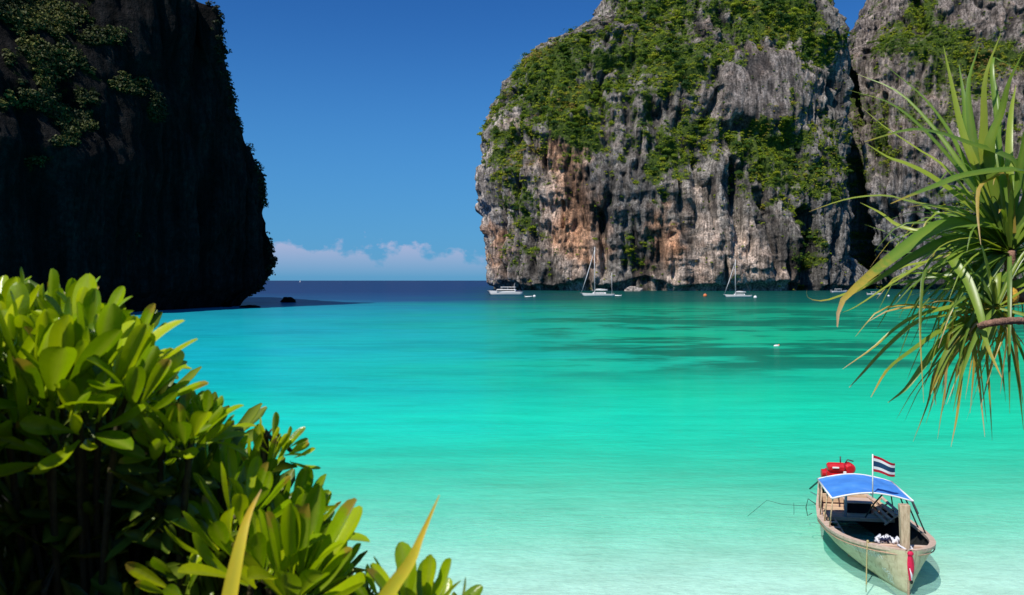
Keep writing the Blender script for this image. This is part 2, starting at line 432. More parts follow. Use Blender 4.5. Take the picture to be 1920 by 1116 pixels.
def loft_cliff(name, rows, zs, mat, extra, maps, amp=1.0, label=None):
    """rows: (nz, nc, 2) closed plan loops, counter-clockwise seen from above or not; displaced along the plan normal"""
    nz, nc, _ = rows.shape
    T = np.roll(rows, -2, 1) - np.roll(rows, 2, 1)
    N = np.stack([T[..., 1], -T[..., 0]], -1); N /= np.linalg.norm(N, axis=-1, keepdims=True) + 1e-9
    cen = rows.mean(1, keepdims=True)
    sign = np.sign(((rows - cen) * N).sum(-1).mean()); N *= sign
    V = np.concatenate([rows, np.broadcast_to(zs[:, None, None], (nz, nc, 1))], -1).reshape(-1, 3).astype(np.float64)
    Nf = N.reshape(-1, 2)
    px, py = proj(V)
    veg, tint = maps(V, px, py)
    Pn = V.astype(np.float32)
    wv = fbm(Pn / 45 + 3.1, 3) * 9
    Q = Pn.copy(); Q[:, 0] += wv; Q[:, 1] += wv * 0.7
    big = fbm(Q / 80, 3) * 9
    mid = ridged(Q / np.array([26, 26, 40.], np.float32) + 40, 3) * 2.6
    flute = ridged(Q * np.array([1 / 15., 1 / 15., 1 / 95.], np.float32) + 11, 4, 0.55) * 3.0
    crack = np.clip(ridged(Pn * np.array([1 / 19., 1 / 19., 1 / 130.], np.float32) + 77, 2, 0.6) - 0.55, 0, 1) * -14 * (0.4 + 0.6 * sstep(gnoise(Pn / 40 + 5), -0.3, 0.3))
    pock = crack + ridged(Pn * np.array([1 / 5.5, 1 / 5.5, 1 / 46.], np.float32) + 61, 3, 0.6) * 1.2 + ridged(Q * np.array([1 / 7., 1 / 7., 1 / 14.], np.float32) + 31, 3, 0.62) * 1.0 + ridged(Pn / 3.1 + 51, 2, 0.6) * 0.55
    vv = np.clip(veg, 0, 1)
    D = (big + mid - 4.0 + flute * (1.15 - 0.8 * vv) + pock * (1.1 - 0.6 * vv)) * amp
    # ledges: scrub sits on broken steps
    step = (fbm(Q / np.array([60, 60, 16.], np.float32) + 70, 3)) * 3.0
    D += step * amp
    D -= D.mean()
    slabm = (1 - sstep(np.hypot((px - 1435) / 92, (py - 165) / 76), 0.7, 1.1)) * (V[:, 1] < 935) * (V[:, 0] > 0)
    D = D * (1 - 0.72 * slabm) + extra(V, px, py)
    edge = sstep(V[:, 2], 0, 25) * 0.5 + 0.5
    V[:, 0] += Nf[:, 0] * D * edge; V[:, 1] += Nf[:, 1] * D * edge
    V[:, 2] += fbm(Q / 12 + 90, 2) * 1.4 * sstep(V[:, 2], 6, 30)
    i = np.arange(nz - 1)[:, None] * nc; j = np.arange(nc)[None]; j2 = (j + 1) % nc
    Fq = np.stack([(i + j), (i + j2), (i + nc + j2), (i + nc + j)], -1)
    if sign < 0: Fq = Fq[..., ::-1]
    me = mesh_np(name, V, Fq.reshape(-1), 4, mat, False)
    # cap
    fattr(me, 'veg', np.clip(veg, 0, 1)); cattr(me, 'tint', tint)
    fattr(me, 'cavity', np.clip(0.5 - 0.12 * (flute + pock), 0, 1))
    o = link(name, me, kind='structure')
    if label: o['label'] = label
    return o, V, Fq.reshape(-1, 4), veg

def scatter(V, Fq, veg, n, keep, seed):
    r = np.random.default_rng(seed)
    a, b, c, d = (V[Fq[:, k]] for k in range(4))
    nr = np.cross(c - a, d - b); ar = np.linalg.norm(nr, axis=1) / 2; nr /= (2 * ar[:, None] + 1e-9)
    v = veg[Fq].mean(1); cen = (a + b + c + d) / 4
    p = ar * keep(v, nr, cen); p /= p.sum()
    idx = r.choice(len(Fq), n, p=p)
    u = r.random((n, 1)); t = r.random((n, 1))
    P = (a[idx] * (1 - u) + b[idx] * u) * (1 - t) + (d[idx] * (1 - u) + c[idx] * u) * t
    return P, nr[idx], v[idx]

def cards(name, P, Nn, rad, tone, ncard, size, mat, kind='stuff', parent=None, flat=0.85, seed=3, up=0.2):
    """leaf-clump foliage: for every point a ball of small bent leaf faces"""
    r = np.random.default_rng(seed); n = len(P)
    idx = np.repeat(np.arange(n), ncard); m = len(idx)
    d = r.normal(size=(m, 3)); d /= np.linalg.norm(d, axis=1)[:, None]
    rr = (0.45 + 0.55 * r.random((m, 1)) ** 0.6) * rad[idx][:, None]
    d[:, 2] = np.abs(d[:, 2]) * 0.9 + d[:, 2] * 0.1
    c = P[idx] + Nn[idx] * rad[idx][:, None] * 0.35 + d * rr * np.array([1, 1, flat])
    nn = d * 0.7 + r.normal(size=(m, 3)) * 0.6 + Nn[idx] * 0.25 + np.array([0, 0, up]); nn /= np.linalg.norm(nn, axis=1)[:, None]
    t = np.cross(nn, r.normal(size=(m, 3))); t /= np.linalg.norm(t, axis=1)[:, None] + 1e-9
    b = np.cross(nn, t)
    s = size * (0.6 + 0.8 * r.random((m, 1)))
    q = np.stack([c - t * s, c - b * s * 0.55 + nn * s * 0.18, c + t * s, c + b * s * 0.55 + nn * s * 0.18], 1).reshape(-1, 3)
    me = mesh_np(name, q, np.arange(4 * m), 4, mat)
    fattr(me, 'tone', np.repeat(tone[idx], 4)); fattr(me, 'shade', np.repeat(r.random(m), 4))
    return link(name, me, parent, kind=kind)

# ---- big sunlit cliff -------------------------------------------------
VEG1 = """
000000004567765588888500
000000033466543488888700
000000654677754478888770
000788866677888611136600
006898753677873000145000
005779855456664100033000
065678864353342000143040
045657853352253112234350
056546863345676778875360
366423764237643468885360
266511222128621256875460
146410011128510144776550
035410012114200022443440
015410002211000111233000
005420000210000000023400
004320001620000000004500
003221001540000000024600
001100000000000000000400
""".split()
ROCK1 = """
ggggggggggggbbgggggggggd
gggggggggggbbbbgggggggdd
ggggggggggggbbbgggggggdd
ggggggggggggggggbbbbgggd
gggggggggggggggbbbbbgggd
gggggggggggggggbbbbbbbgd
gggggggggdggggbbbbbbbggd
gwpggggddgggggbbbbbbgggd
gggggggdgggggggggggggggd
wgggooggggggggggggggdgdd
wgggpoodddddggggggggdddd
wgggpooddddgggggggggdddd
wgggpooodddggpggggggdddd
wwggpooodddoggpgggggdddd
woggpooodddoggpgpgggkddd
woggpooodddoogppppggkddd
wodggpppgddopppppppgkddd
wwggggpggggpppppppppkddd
""".split()  # near-black cells low on the right paint the cleft's shade into the rock
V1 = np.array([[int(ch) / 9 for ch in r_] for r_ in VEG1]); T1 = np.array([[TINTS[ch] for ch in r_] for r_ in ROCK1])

def jitter(V, s, a, o):
    return fbm(V.astype(np.float32) / s + o, 3) * a
def maps1(V, px, py):
    jx = jitter(V, 22, 0.95, 5); jy = jitter(V, 22, 0.95, 55)
    fx = (px - 905) / 30 + jx; fy = (py - 15) / 30 + jy
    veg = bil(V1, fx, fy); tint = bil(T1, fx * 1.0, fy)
    back = (V[:, 1] > 935)
    hi = py < 0
    veg = np.where(back | hi, 0.55, veg)
    tint = np.where(back[:, None], np.array(TINTS['g']), tint)
    veg = veg + fbm(V.astype(np.float32) / np.array([9, 9, 11.], np.float32) + 21, 4, 0.6) * 0.42
    return np.clip(veg, 0, 1), tint

def groove(px, py, line, wid, depth):
    """a cleft in the rock along a traced line"""
    D = np.zeros_like(px)
    best = np.full_like(px, 1e9); 
    for (x0, y0), (x1, y1) in zip(line[:-1], line[1:]):
        dx, dy = x1 - x0, y1 - y0; t = np.clip(((px - x0) * dx + (py - y0) * dy) / (dx * dx + dy * dy), 0, 1)
        best = np.minimum(best, np.hypot(px - x0 - t * dx, py - y0 - t * dy))
    return -depth * (1 - sstep(best, wid * 0.35, wid))

def extra1(V, px, py):
    front = (V[:, 1] < 935).astype(float)
    D = groove(px, py, [(1512, 408), (1522, 470), (1524, 560)], 26, 42)
    D += groove(px, py, [(1376, 300), (1386, 400), (1384, 452)], 11, 16)
    D += groove(px, py, [(1304, 300), (1302, 440)], 8, 10)
    D += groove(px, py, [(1348, 170), (1318, 235)], 9, 12)
    D += groove(px, py, [(1127, 400), (1134, 520)], 9, 12)
    D += groove(px, py, [(1262, 440), (1264, 530)], 7, 8)
    D += groove(px, py, [(1425, 360), (1440, 400)], 12, 14)
    D += groove(px, py, [(1055, 380), (1056, 425)], 5, 7)
    D += groove(px, py, [(1560, 140), (1592, 330), (1606, 480), (1602, 560)], 13, 22)
    # big slab stands proud; buttress ribs
    slab = (1 - sstep(np.hypot((px - 1435) / 90, (py - 165) / 78), 0.75, 1.15)) * 9
    rib = (1 - sstep(np.hypot((px - 1345) / 30, (py - 400) / 110), 0.6, 1.2)) * 9
    rib2 = (1 - sstep(np.hypot((px - 1455) / 45, (py - 470) / 90), 0.6, 1.2)) * 8
    D += slab + rib + rib2
    # wave-cut notch and sea caves
    hgt = 5 + 10 * np.exp(-((px - 1205) / 38) ** 2) + 6 * np.exp(-((px - 1085) / 30) ** 2) + 4 * np.exp(-((px - 1460) / 60) ** 2) + 2.5 * np.exp(-((px - 960) / 25) ** 2)
    hgt = hgt + fbm(V.astype(np.float32) / 14 + 8, 2) * 2.5
    D -= 16 * np.sqrt(np.clip(1 - V[:, 2] / np.maximum(hgt, 1.0), 0, 1))
    return D * front - 4 * (1 - front)

def super_rows(yc, sil, hd, xi, zs, nfront, nback, p=0.72, taper=1.0):
    zt = np.array([CZ + (HY - s[0]) * yc / F for s in sil]); xl = np.array([(s[1] - CX) / F * yc for s in sil]); xr = np.array([(s[2] - CX) / F * yc for s in sil])
    o = np.argsort(zt); XL = np.interp(zs, zt[o], xl[o]); XR = np.interp(zs, zt[o], xr[o])
    th = np.concatenate([np.linspace(0, math.pi, nfront, endpoint=False), np.linspace(math.pi, 2 * math.pi, nback, endpoint=False)])
    c = np.sign(np.cos(th)) * np.abs(np.cos(th)) ** p; s_ = np.sign(np.sin(th)) * np.abs(np.sin(th)) ** p
    hw = (XR - XL) / 2; xc = (XR + XL) / 2
    H = hd(zs)
    # the outline is where the curved sides turn away, so widen or narrow each level until it fits
    tp = np.array([q[0] for q in sil], float); tl = np.array([q[1] for q in sil], float); tr_ = np.array([q[2] for q in sil], float)
    oo = np.argsort(tp)
    for _ in range(14):
        hw = (XR - XL) / 2; xc = (XR + XL) / 2
        Xg = xc[:, None] + hw[:, None] * c[None]; Yg = yc - H[:, None] * s_[None]; q = CX + F * Xg / Yg
        ir = q.argmax(1); il = q.argmin(1); k = np.arange(len(zs))
        pr_ = HY - F * (zs - CZ) / Yg[k, ir]; pl_ = HY - F * (zs - CZ) / Yg[k, il]
        XR = XR + 0.8 * (np.interp(pr_, tp[oo], tr_[oo]) - q[k, ir]) * Yg[k, ir] / F
        XL = XL + 0.8 * (np.interp(pl_, tp[oo], tl[oo]) - q[k, il]) * Yg[k, il] / F
    hw = np.maximum((XR - XL) / 2, 2.0); xc = (XR + XL) / 2
    rows = np.stack([xc[:, None] + hw[:, None] * c[None], yc - H[:, None] * s_[None]], -1)
    # even out spacing along the front
    return rows

sil1 = [(560, 930, 1622), (545, 922, 1620), (520, 915, 1618), (480, 914, 1614), (430, 912, 1610), (380, 910, 1606), (340, 907, 1602), (300, 909, 1596), (260, 915, 1592), (220, 928, 1588),
        (190, 938, 1585), (160, 955, 1583), (130, 978, 1581), (108, 1002, 1579), (98, 1035, 1578), (85, 1070, 1576), (68, 1100, 1574), (40, 1118, 1570), (20, 1128, 1566), (0, 1142, 1560),
        (-40, 1175, 1545), (-80, 1215, 1515), (-115, 1265, 1470), (-135, 1315, 1420), (-142, 1345, 1390)]
zs1 = np.concatenate([np.linspace(-3, 12, 12, endpoint=False), np.linspace(12, 402, 300)])
hd1 = lambda z: np.interp(z, [-3, 100, 200, 300, 360, 402], [132, 128, 108, 80, 48, 8])
rows1 = super_rows(900, sil1, hd1, 0, zs1, 460, 120)
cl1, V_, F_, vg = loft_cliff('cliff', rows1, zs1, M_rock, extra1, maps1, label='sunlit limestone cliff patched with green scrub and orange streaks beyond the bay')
def vis(v, nr, cen): return (sstep(v, 0.22, 0.66) + 0.03) * np.where((nr[:, 1] < 0.35) & (cen[:, 1] < 960), 1.0, 0.12)
P, Nn, vv = scatter(V_, F_, vg, 12500, vis, 1)
tone = 0.42 + fbm(P.astype(np.float32) / 38 + 4, 3) * 0.36 + rng.normal(0, 0.15, len(P))
ppx, ppy = proj(P)
for (bx, by, br, dv) in ((1070, 185, 45, .28), (1262, 325, 38, .30), (1500, 285, 70, .18), (1425, 60, 50, .16), (975, 320, 50, .30), (1180, 490, 30, .22), (1270, 150, 60, .10), (1540, 350, 50, .1), (1000, 110, 40, .12), (1240, 60, 40, -.05), (1090, 130, 40, -.15), (1180, 110, 50, -.12), (1460, 270, 40, -.1)):
    tone += dv * np.exp(-(((ppx - bx) / br) ** 2 + ((ppy - by) / br) ** 2))
rad = np.clip(rng.lognormal(0.5, 0.62, len(P)) * (0.40 + 0.75 * np.clip(vv, 0, 1)), 0.6, 6.5)
cards('cliff_foliage', P, Nn, rad, np.clip(tone, 0, 1), 40, 0.54, M_cliffveg, seed=5)

big = scatter(V_, F_, vg, 420, lambda v, nr, cen: sstep(v, 0.5, 0.8) * ((nr[:, 1] < 0.35) & (cen[:, 1] < 940)), 31)
bt = 0.22 + fbm(big[0].astype(np.float32) / 30 + 9, 2) * 0.3 + rng.normal(0, 0.16, len(big[0]))
cards('cliff_trees', big[0] + big[1] * 1.2, big[1], rng.uniform(2.4, 5.2, len(big[0])), np.clip(bt, 0, 1), 170, 0.68, M_cliffveg, seed=51, flat=0.8)

# ---- second cliff, right, partly behind the first -----------------------
def maps2(V, px, py):
    v = 0.36 + fbm(V.astype(np.float32) / 34 + 2, 3) * 0.36 + fbm(V.astype(np.float32) / 9 + 12, 3) * 0.25
    for (bx, by, rx, ry, a) in ((1760, 110, 70, 70, .35), (1860, 110, 70, 35, .5), (1655, 300, 28, 110, .22), (1612, 500, 26, 50, .45), (1625, 80, 30, 90, -.12), (1690, 430, 55, 110, -.5), (1780, 260, 90, 80, -.15), (1700, 40, 60, 50, .15), (1850, 30, 60, 50, -.25)):
        v = v + a * np.exp(-(((px - bx) / rx) ** 2 + ((py - by) / ry) ** 2))
    t = np.broadcast_to(np.array(TINTS['b']), (len(V), 3)).copy()
    g = sstep(py, 260, 420)[:, None]; t = t * (1 - g) + np.array((.23, .225, .225)) * g
    return np.clip(v, 0, 1), t
def extra2(V, px, py):
    D = groove(px, py, [(1584, 150), (1588, 220), (1600, 330), (1614, 420), (1618, 480), (1604, 560)], 26, 85)
    D += groove(px, py, [(1715, 0), (1730, 60)], 14, 20) + groove(px, py, [(1660, 180), (1662, 330)], 8, 9)
    hgt = 5 + fbm(V.astype(np.float32) / 14 + 18, 2) * 2.5
    return D - 12 * np.sqrt(np.clip(1 - V[:, 2] / np.maximum(hgt, 1.0), 0, 1))
sil2 = [(560, 1560, 2700), (400, 1520, 2700), (250, 1520, 2690), (160, 1530, 2680), (135, 1556, 2675), (118, 1584, 2660), (90, 1596, 2650), (60, 1606, 2640), (30, 1618, 2600), (0, 1628, 2580), (-60, 1662, 2480), (-120, 1735, 2350), (-160, 1840, 2200), (-180, 1930, 2100)]
zs2 = np.concatenate([np.linspace(-3, 12, 10, endpoint=False), np.linspace(12, 470, 250)])
hd2 = lambda z: np.interp(z, [-3, 150, 300, 400, 470], [170, 160, 120, 70, 10])
rows2 = super_rows(1000, sil2, hd2, 0, zs2, 520, 80, p=0.62)
cl2, V_, F_, vg = loft_cliff('cliff', rows2, zs2, M_rock, extra2, maps2, label='second grey cliff behind the strap-leaved tree, split from the first by a dark cleft')
P, Nn, vv = scatter(V_, F_, vg, 7000, lambda v, nr, cen: (sstep(v, 0.26, 0.68) + 0.02) * np.where((nr[:, 1] < 0.35) & (cen[:, 1] < 1060) & (cen[:, 0] < 760), 1.0, 0.06), 2)
ppx, ppy = proj(P)
tone = 0.32 + fbm(P.astype(np.float32) / 38 + 14, 3) * 0.32 + rng.normal(0, 0.11, len(P)) + .08 + .4 * np.exp(-(((ppx - 1850) / 75) ** 2 + ((ppy - 120) / 40) ** 2))
rad = np.clip(rng.lognormal(0.62, 0.45, len(P)) * (0.45 + 0.75 * np.clip(vv, 0, 1)), 0.7, 5.0)
cards('cliff_foliage', P, Nn, rad, np.clip(tone, 0, 1), 36, 0.58, M_cliffveg, seed=6)

# ---- dark cliff, left, a wall running towards the shore, seen on its shaded side --
silL = [(578, 466), (570, 468), (556, 476), (540, 490), (520, 505), (490, 515), (450, 512), (410, 507), (370, 498), (320, 490), (270, 475), (230, 452), (160, 430), (100, 412), (40, 403), (0, 405), (-40, 400), (-60, 392)]
WX, WY, WK = -99.0, 330.0, 0.247
def tipY(px):       # where the ridge end, seen at column px, meets the wall line
    q = (px - CX) / F
    return (WX - WK * WY) / (q - WK)
def rowsL(zs):
    out = []
    zz = np.array([CZ + (HY - s_[0]) * 300 / F for s_ in silL]); pp = np.array([s_[1] for s_ in silL], float)
    o = np.argsort(zz)
    for z in zs:
        q = np.interp(z, zz[o], pp[o])
        y = tipY(q); x = (q - CX) / F * y
        back = max(0.0, z - 108) * 1.0
        A = []
        W = lambda yy: WX - WK * (WY - yy)
        ln = lambda yy: max(0.0, z - 46) * 0.50 * float(sstep(np.array(yy), 268, 232))
        for yy in np.linspace(62, y - 8, 330): A.append((W(yy) - back * 0.97 - ln(yy), yy + back * 0.1 if yy > y - 60 else yy))
        for a in np.linspace(-70, 75, 46):      # rounded prow
            A.append((x - 9 + 9 * math.cos(R(a)) - back, y + 9 * math.sin(R(a)) - 1 - back * 0.3))
        for k in np.linspace(0.03, 1, 40): A.append((x - 9 - back - 70 * k, y + 10 + 110 * k - back * 0.3))
        for k in np.linspace(0.03, 1, 12): A.append((x - 80 - back - 180 * k, y + 120 - back))
        for k in np.linspace(0.03, 1, 16): A.append((x - 260 - back, y + 120 - k * (y + 60)))
        for k in np.linspace(0.06, 0.97, 12): A.append((x - 260 - back + (W(62) - ln(62) - x + 260) * k, 60))
        out.append(A)
    return np.array(out)
zsL = np.concatenate([np.linspace(-3, 14, 14, endpoint=False), np.linspace(14, 148, 130)])
LBL = [(30, 15, 70, 35, .8), (110, 45, 60, 35, .8), (195, 75, 45, 16, .8), (245, 160, 40, 25, .8), (290, 205, 22, 20, .7), (60, 110, 60, 25, .5), (110, 120, 40, 16, .6), (40, 190, 60, 35, .7), (130, 232, 40, 16, .8), (110, 265, 28, 16, .7), (80, 310, 20, 35, .3), (180, 0, 20, 12, .5)]
def mapsL(V, px, py):
    v = 0.10 + fbm(V.astype(np.float32) / 20 + 5, 3) * 0.25
    for (bx, by, rx, ry, a) in LBL: v = v + a * np.exp(-(((px - bx) / rx) ** 2 + ((py - by) / ry) ** 2))
    v = v + fbm(V.astype(np.float32) / 6 + 15, 3) * 0.45 * (v > 0.3)
    return np.clip(v, 0, 1), np.broadcast_to(np.array((.075, .07, .07)), (len(V), 3)).copy()  # dark tint, the wall's shade put into its colour
def extraL(V, px, py):
    D = 2 * np.exp(-(((px - 100) / 150) ** 2 + ((py - 120) / 110) ** 2))
    hgt = 6 + fbm(V.astype(np.float32) / 12 + 28, 2) * 2.0
    return D - 0.8 - 7 * np.sqrt(np.clip(1 - V[:, 2] / np.maximum(hgt, 1.0), 0, 1))
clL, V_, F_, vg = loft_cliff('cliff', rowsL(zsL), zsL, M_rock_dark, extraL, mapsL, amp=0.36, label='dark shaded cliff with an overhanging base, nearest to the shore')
def keepL(v, nr, cen):
    qx, qy = proj(cen)
    return sstep(v, 0.42, 0.75) * ((cen[:, 1] < 345) & (cen[:, 0] > -190)) + 0.10 * (np.abs(qx - np.interp(qy, [s_[0] for s_ in silL][::-1], [s_[1] for s_ in silL][::-1])) < 12)
P, Nn, vv = scatter(V_, F_, vg, 3000, keepL, 3)
tone = np.clip(0.45 + fbm(P.astype(np.float32) / 12 + 14, 3) * 0.4 + rng.normal(0, 0.13, len(P)), 0, 1)
qx, qy = proj(P)
tone = (tone * 0.9 + 0.06) * (0.15 + 0.75) * np.clip(np.exp(-(((qx - 100) / 190) ** 2 + ((qy - 130) / 170) ** 2)) * 1.6, 0, 1)  # sunlit patch painted into the leaf tone, dark away from it
rad = np.clip(rng.lognormal(0.0, 0.4, len(P)), 0.5, 2.4)
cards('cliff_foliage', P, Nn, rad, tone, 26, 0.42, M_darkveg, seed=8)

# ------------------------------------------------------------------ rocks in the water
def rock(name, label, pos, size, mat_tint, seed):
    n, m = 26, 14
    V = []
    for i in range(m + 1):
        th = math.pi * 0.5 * i / m * 1.15
        for j in range(n):
            a = 2 * math.pi * j / n
            V.append((math.sin(th) * math.cos(a), math.sin(th) * math.sin(a), math.cos(th)))
    V = np.array(V); V *= (1 + 0.28 * fbm(V.astype(np.float32) * 1.8 + seed, 4))[:, None]
    V *= np.array(size) / 2 * np.array([1, 1, 2])
    i = np.arange(m)[:, None] * n; j = np.arange(n)[None]; j2 = (j + 1) % n
    Fq = np.stack([i + j, i + n + j, i + n + j2, i + j2], -1).reshape(-1)
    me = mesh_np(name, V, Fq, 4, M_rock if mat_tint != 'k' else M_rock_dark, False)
    cattr(me, 'tint', np.broadcast_to(np.array(TINTS[mat_tint]), (len(V), 3))); fattr(me, 'veg', np.zeros(len(V))); fattr(me, 'cavity', np.full(len(V), 0.3 if mat_tint != 'k' else 0.8))
    o = link(name, me, None, label, 'rock'); o.location = pos
    return o
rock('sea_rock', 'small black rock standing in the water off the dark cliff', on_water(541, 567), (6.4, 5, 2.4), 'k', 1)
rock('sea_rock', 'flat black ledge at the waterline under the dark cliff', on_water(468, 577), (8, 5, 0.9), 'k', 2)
rock('boulder', 'pale low boulder at the mouth of the sea cave in the sunlit cliff', on_water(1188, 546), (17, 8, 4.2), 'w', 3)

# ------------------------------------------------------------------ materials: things
M_white = simple_mat('white gelcoat', (0.80, 0.80, 0.79), (0.70, 0.70, 0.69), 2, 0.35, 0.5, 0.02)
M_glassd = simple_mat('dark window', (0.03, 0.035, 0.04), (0.02, 0.02, 0.025), 2, 0.15, 0.5, 0.0)
M_alu = simple_mat('mast paint', (0.78, 0.78, 0.76), (0.66, 0.66, 0.65), 2, 0.35, 0.5, 0.02)
M_navy = simple_mat('navy canvas', (0.03, 0.04, 0.09), (0.02, 0.025, 0.06), 3, 0.8, 0.2, 0.1)
M_orange = simple_mat('orange buoy plastic', (0.70, 0.20, 0.06), (0.5, 0.13, 0.05), 2, 0.5, 0.4, 0.02)
M_grey = simple_mat('grey rubber', (0.22, 0.22, 0.23), (0.14, 0.14, 0.15), 3, 0.7, 0.3, 0.05)

# ------------------------------------------------------------------ boats out in the bay
def hull_mb(L, B, H, bowrise=0.35, n=12):
    mb = MB(); P = []
    for i in range(n + 1):
        u = i / n
        b = B / 2 * (math.sin(math.pi * min(1, (1 - u) * 0.62 + 0.0)) ** 0.75 if u < 1 else 0.0)
        b = B / 2 * max(0.0, (1 - u ** 2.6)) * (0.82 + 0.18 * math.sin(math.pi * min(u * 1.2, 1)))
        zg = H * (1 + bowrise * u * u); x = -L / 2 + L * u
        P.append([(x, b, zg), (x - 0.03 * L * (u > .8), b * 0.93, zg * 0.45), (x - 0.07 * L * u, b * 0.6, -0.4), (x - 0.07 * L * u, -b * 0.6, -0.4), (x - 0.03 * L * (u > .8), -b * 0.93, zg * 0.45), (x, -b, zg)])
    mb.grid(P)
    mb.f.append([0, 1, 2, 3, 4, 5])
    D = [[(p[0][0], p[0][1] * 0.97, p[0][2] - 0.05), (p[0][0], 0, p[0][2] + 0.05), (p[-1][0], p[-1][1] * 0.97, p[-1][2] - 0.05)] for p in P]
    mb.grid(D)
    return mb
def sail_yacht(px, py, L, mast, rz, label, boom=1, mizzen=0):
    o = thing('sailing_yacht', label, 'sailing boat', on_water(px, py), rz, 'yachts moored in the bay')
    hull_mb(L, L * 0.24, L * 0.075).put('hull', M_white, o, True)
    zg = L * 0.075
    MB().box((-L * 0.06, 0, zg + L * 0.022), (L * 0.38, L * 0.13, L * 0.05)).put('cabin', M_white, o, bevel=L * 0.008)
    MB().box((-L * 0.06, 0, zg + L * 0.026), (L * 0.31, L * 0.134, L * 0.016)).put('window', M_glassd, o)
    MB().tube([(L * 0.08, 0, zg), (L * 0.08, 0, mast * 0.6), (L * 0.075, 0, mast)], [L * 0.013, L * 0.012, L * 0.008], 8).put('mast', M_alu, o, True)
    MB().tube([(L * 0.07, 0, zg + L * 0.10), (-L * 0.3, 0, zg + L * 0.105)], L * 0.008, 6).put('boom', M_alu, o, True)
    MB().tube([(L * 0.05, 0, zg + L * 0.125), (-L * 0.1, 0, zg + L * 0.13), (-L * 0.29, 0, zg + L * 0.122)], [L * 0.02, L * 0.018, L * 0.01], 8).put('furled_sail', M_white, o, True)
    MB().tube([(L * 0.47, 0, zg * 1.3), (L * 0.3, 0, mast * 0.42), (L * 0.085, 0, mast * 0.93)], [L * 0.004, L * 0.013, L * 0.003], 6).put('furled_jib', M_white, o, True)
    MB().tube([(-L * 0.48, 0, zg), (L * 0.075, 0, mast)], L * 0.0022, 4).put('backstay', M_grey, o)
    for s_ in (-1, 1):
        MB().tube([(L * 0.06, s_ * L * 0.11, zg), (L * 0.075, 0, mast * 0.92)], L * 0.0022, 4).put('shroud', M_grey, o)
    MB().box((-L * 0.33, 0, zg + L * 0.06), (L * 0.12, L * 0.15, L * 0.01)).put('sprayhood', M_navy, o)
    if mizzen:
        MB().tube([(-L * 0.42, 0, zg), (-L * 0.42, 0, mast * 0.48)], L * 0.006, 6).put('mizzen_mast', M_alu, o, True)
    return o
sail_yacht(1120, 556, 21.5, 31, R(168), 'white sailing yacht with a tall mast before the orange-streaked rock', mizzen=1)
sail_yacht(1383, 557.5, 16.5, 22.6, R(172), 'smaller white sailing yacht with a furled jib near the dark cleft in the cliff')

o = thing('motor_yacht', 'low white motor yacht with an upper deck at the foot of the cliff corner', 'motor yacht', on_water(947, 554), R(170))
hull_mb(24, 5.4, 2.5, 0.3).put('hull', M_white, o, True)
MB().box((-1, 0, 3.3), (13, 4.2, 1.7)).put('deckhouse', M_white, o, bevel=0.3)
MB().box((-0.8, 0, 3.45), (12.0, 4.26, 0.75)).put('window', M_glassd, o)
MB().box((-2.2, 0, 5.55), (10, 4.0, 0.35)).put('upper_roof', M_white, o, bevel=0.1)
for x in (-6.6, -2, 2.3):
    for s_ in (-1, 1): MB().bar((x, s_ * 1.8, 4.1), (x, s_ * 1.8, 5.4), 0.16).put('roof_post', M_white, o)
MB().box((-9.6, 0, 2.9), (3.4, 3.6, 0.9)).put('stern_bench', M_navy, o)
MB().tube([(-6, 0, 5.7), (-6.6, 0, 8.3)], 0.09, 6).put('aerial', M_white, o)

def dinghy(px, py, L, rz, label, mat=None, group='dinghies tied behind the yachts'):
    o = thing('dinghy', label, 'dinghy', on_water(px, py), rz, group)
    mb = MB()
    for s_ in (-1, 1):
        mb.tube([(-L / 2, s_ * L * 0.2, 0.3), (0, s_ * L * 0.21, 0.32), (L * 0.32, s_ * L * 0.15, 0.4), (L * 0.5, 0, 0.55)], [L * .07, L * .075, L * .075, L * .06], 8)
    mb.put('float_tube', mat or M_white, o, True)
    MB().box((-L * 0.05, 0, 0.22), (L * 0.85, L * 0.34, 0.1)).put('floor', M_grey, o)
    MB().box((-L * 0.48, 0, 0.75), (0.5, 0.4, 0.9)).put('outboard_motor', M_grey, o, bevel=0.06)
    return o
dinghy(991, 557.5, 4.6, R(8), 'small white dinghy beside the motor yacht')
dinghy(1158, 555.5, 5.0, R(170), 'small white dinghy by the stern of the tall-masted yacht')
def speedboat(px, py, L, rz, label):
    o = thing('speedboat', label, 'speedboat', on_water(px, py), rz, 'speedboats in the cove')
    hull_mb(L, L * 0.25, L * 0.09, 0.5).put('hull', M_white, o, True)
    MB().box((-L * 0.08, 0, L * 0.2), (L * 0.34, L * 0.2, L * 0.02)).put('canopy', M_white, o, bevel=0.05)
    for x in (-L * 0.22, L * 0.05):
        for s_ in (-1, 1): MB().bar((x, s_ * L * 0.085, L * 0.08), (x, s_ * L * 0.085, L * 0.2), 0.12).put('canopy_post', M_alu, o)
    MB().box((L * 0.13, 0, L * 0.12), (L * 0.03, L * 0.16, L * 0.07), Matrix.Rotation(R(-30), 3, 'Y').to_quaternion()).put('windscreen', M_glassd, o)
    MB().box((-L * 0.5, 0, L * 0.09), (L * 0.06, L * 0.1, L * 0.14)).put('outboard_motor', M_grey, o, bevel=0.05)
    return o
speedboat(1574, 549, 15, R(12), 'white speedboat in the dark cove, left of the drooping leaf tips')
speedboat(1640, 553, 10, R(-14), 'white speedboat half behind the long drooping leaf')
def buoy(px, py, r, label, mat, group=None):
    o = thing('mooring_buoy', label, 'buoy', on_water(px, py), 0, group)
    MB().ball((0, 0, r * 0.4), r, 12, 8).put('float', mat, o, True)
    MB().tube([(0, 0, r * 1.3), (0, 0, r * 1.7)], r * 0.16, 6).put('ring', M_grey, o)
    return o
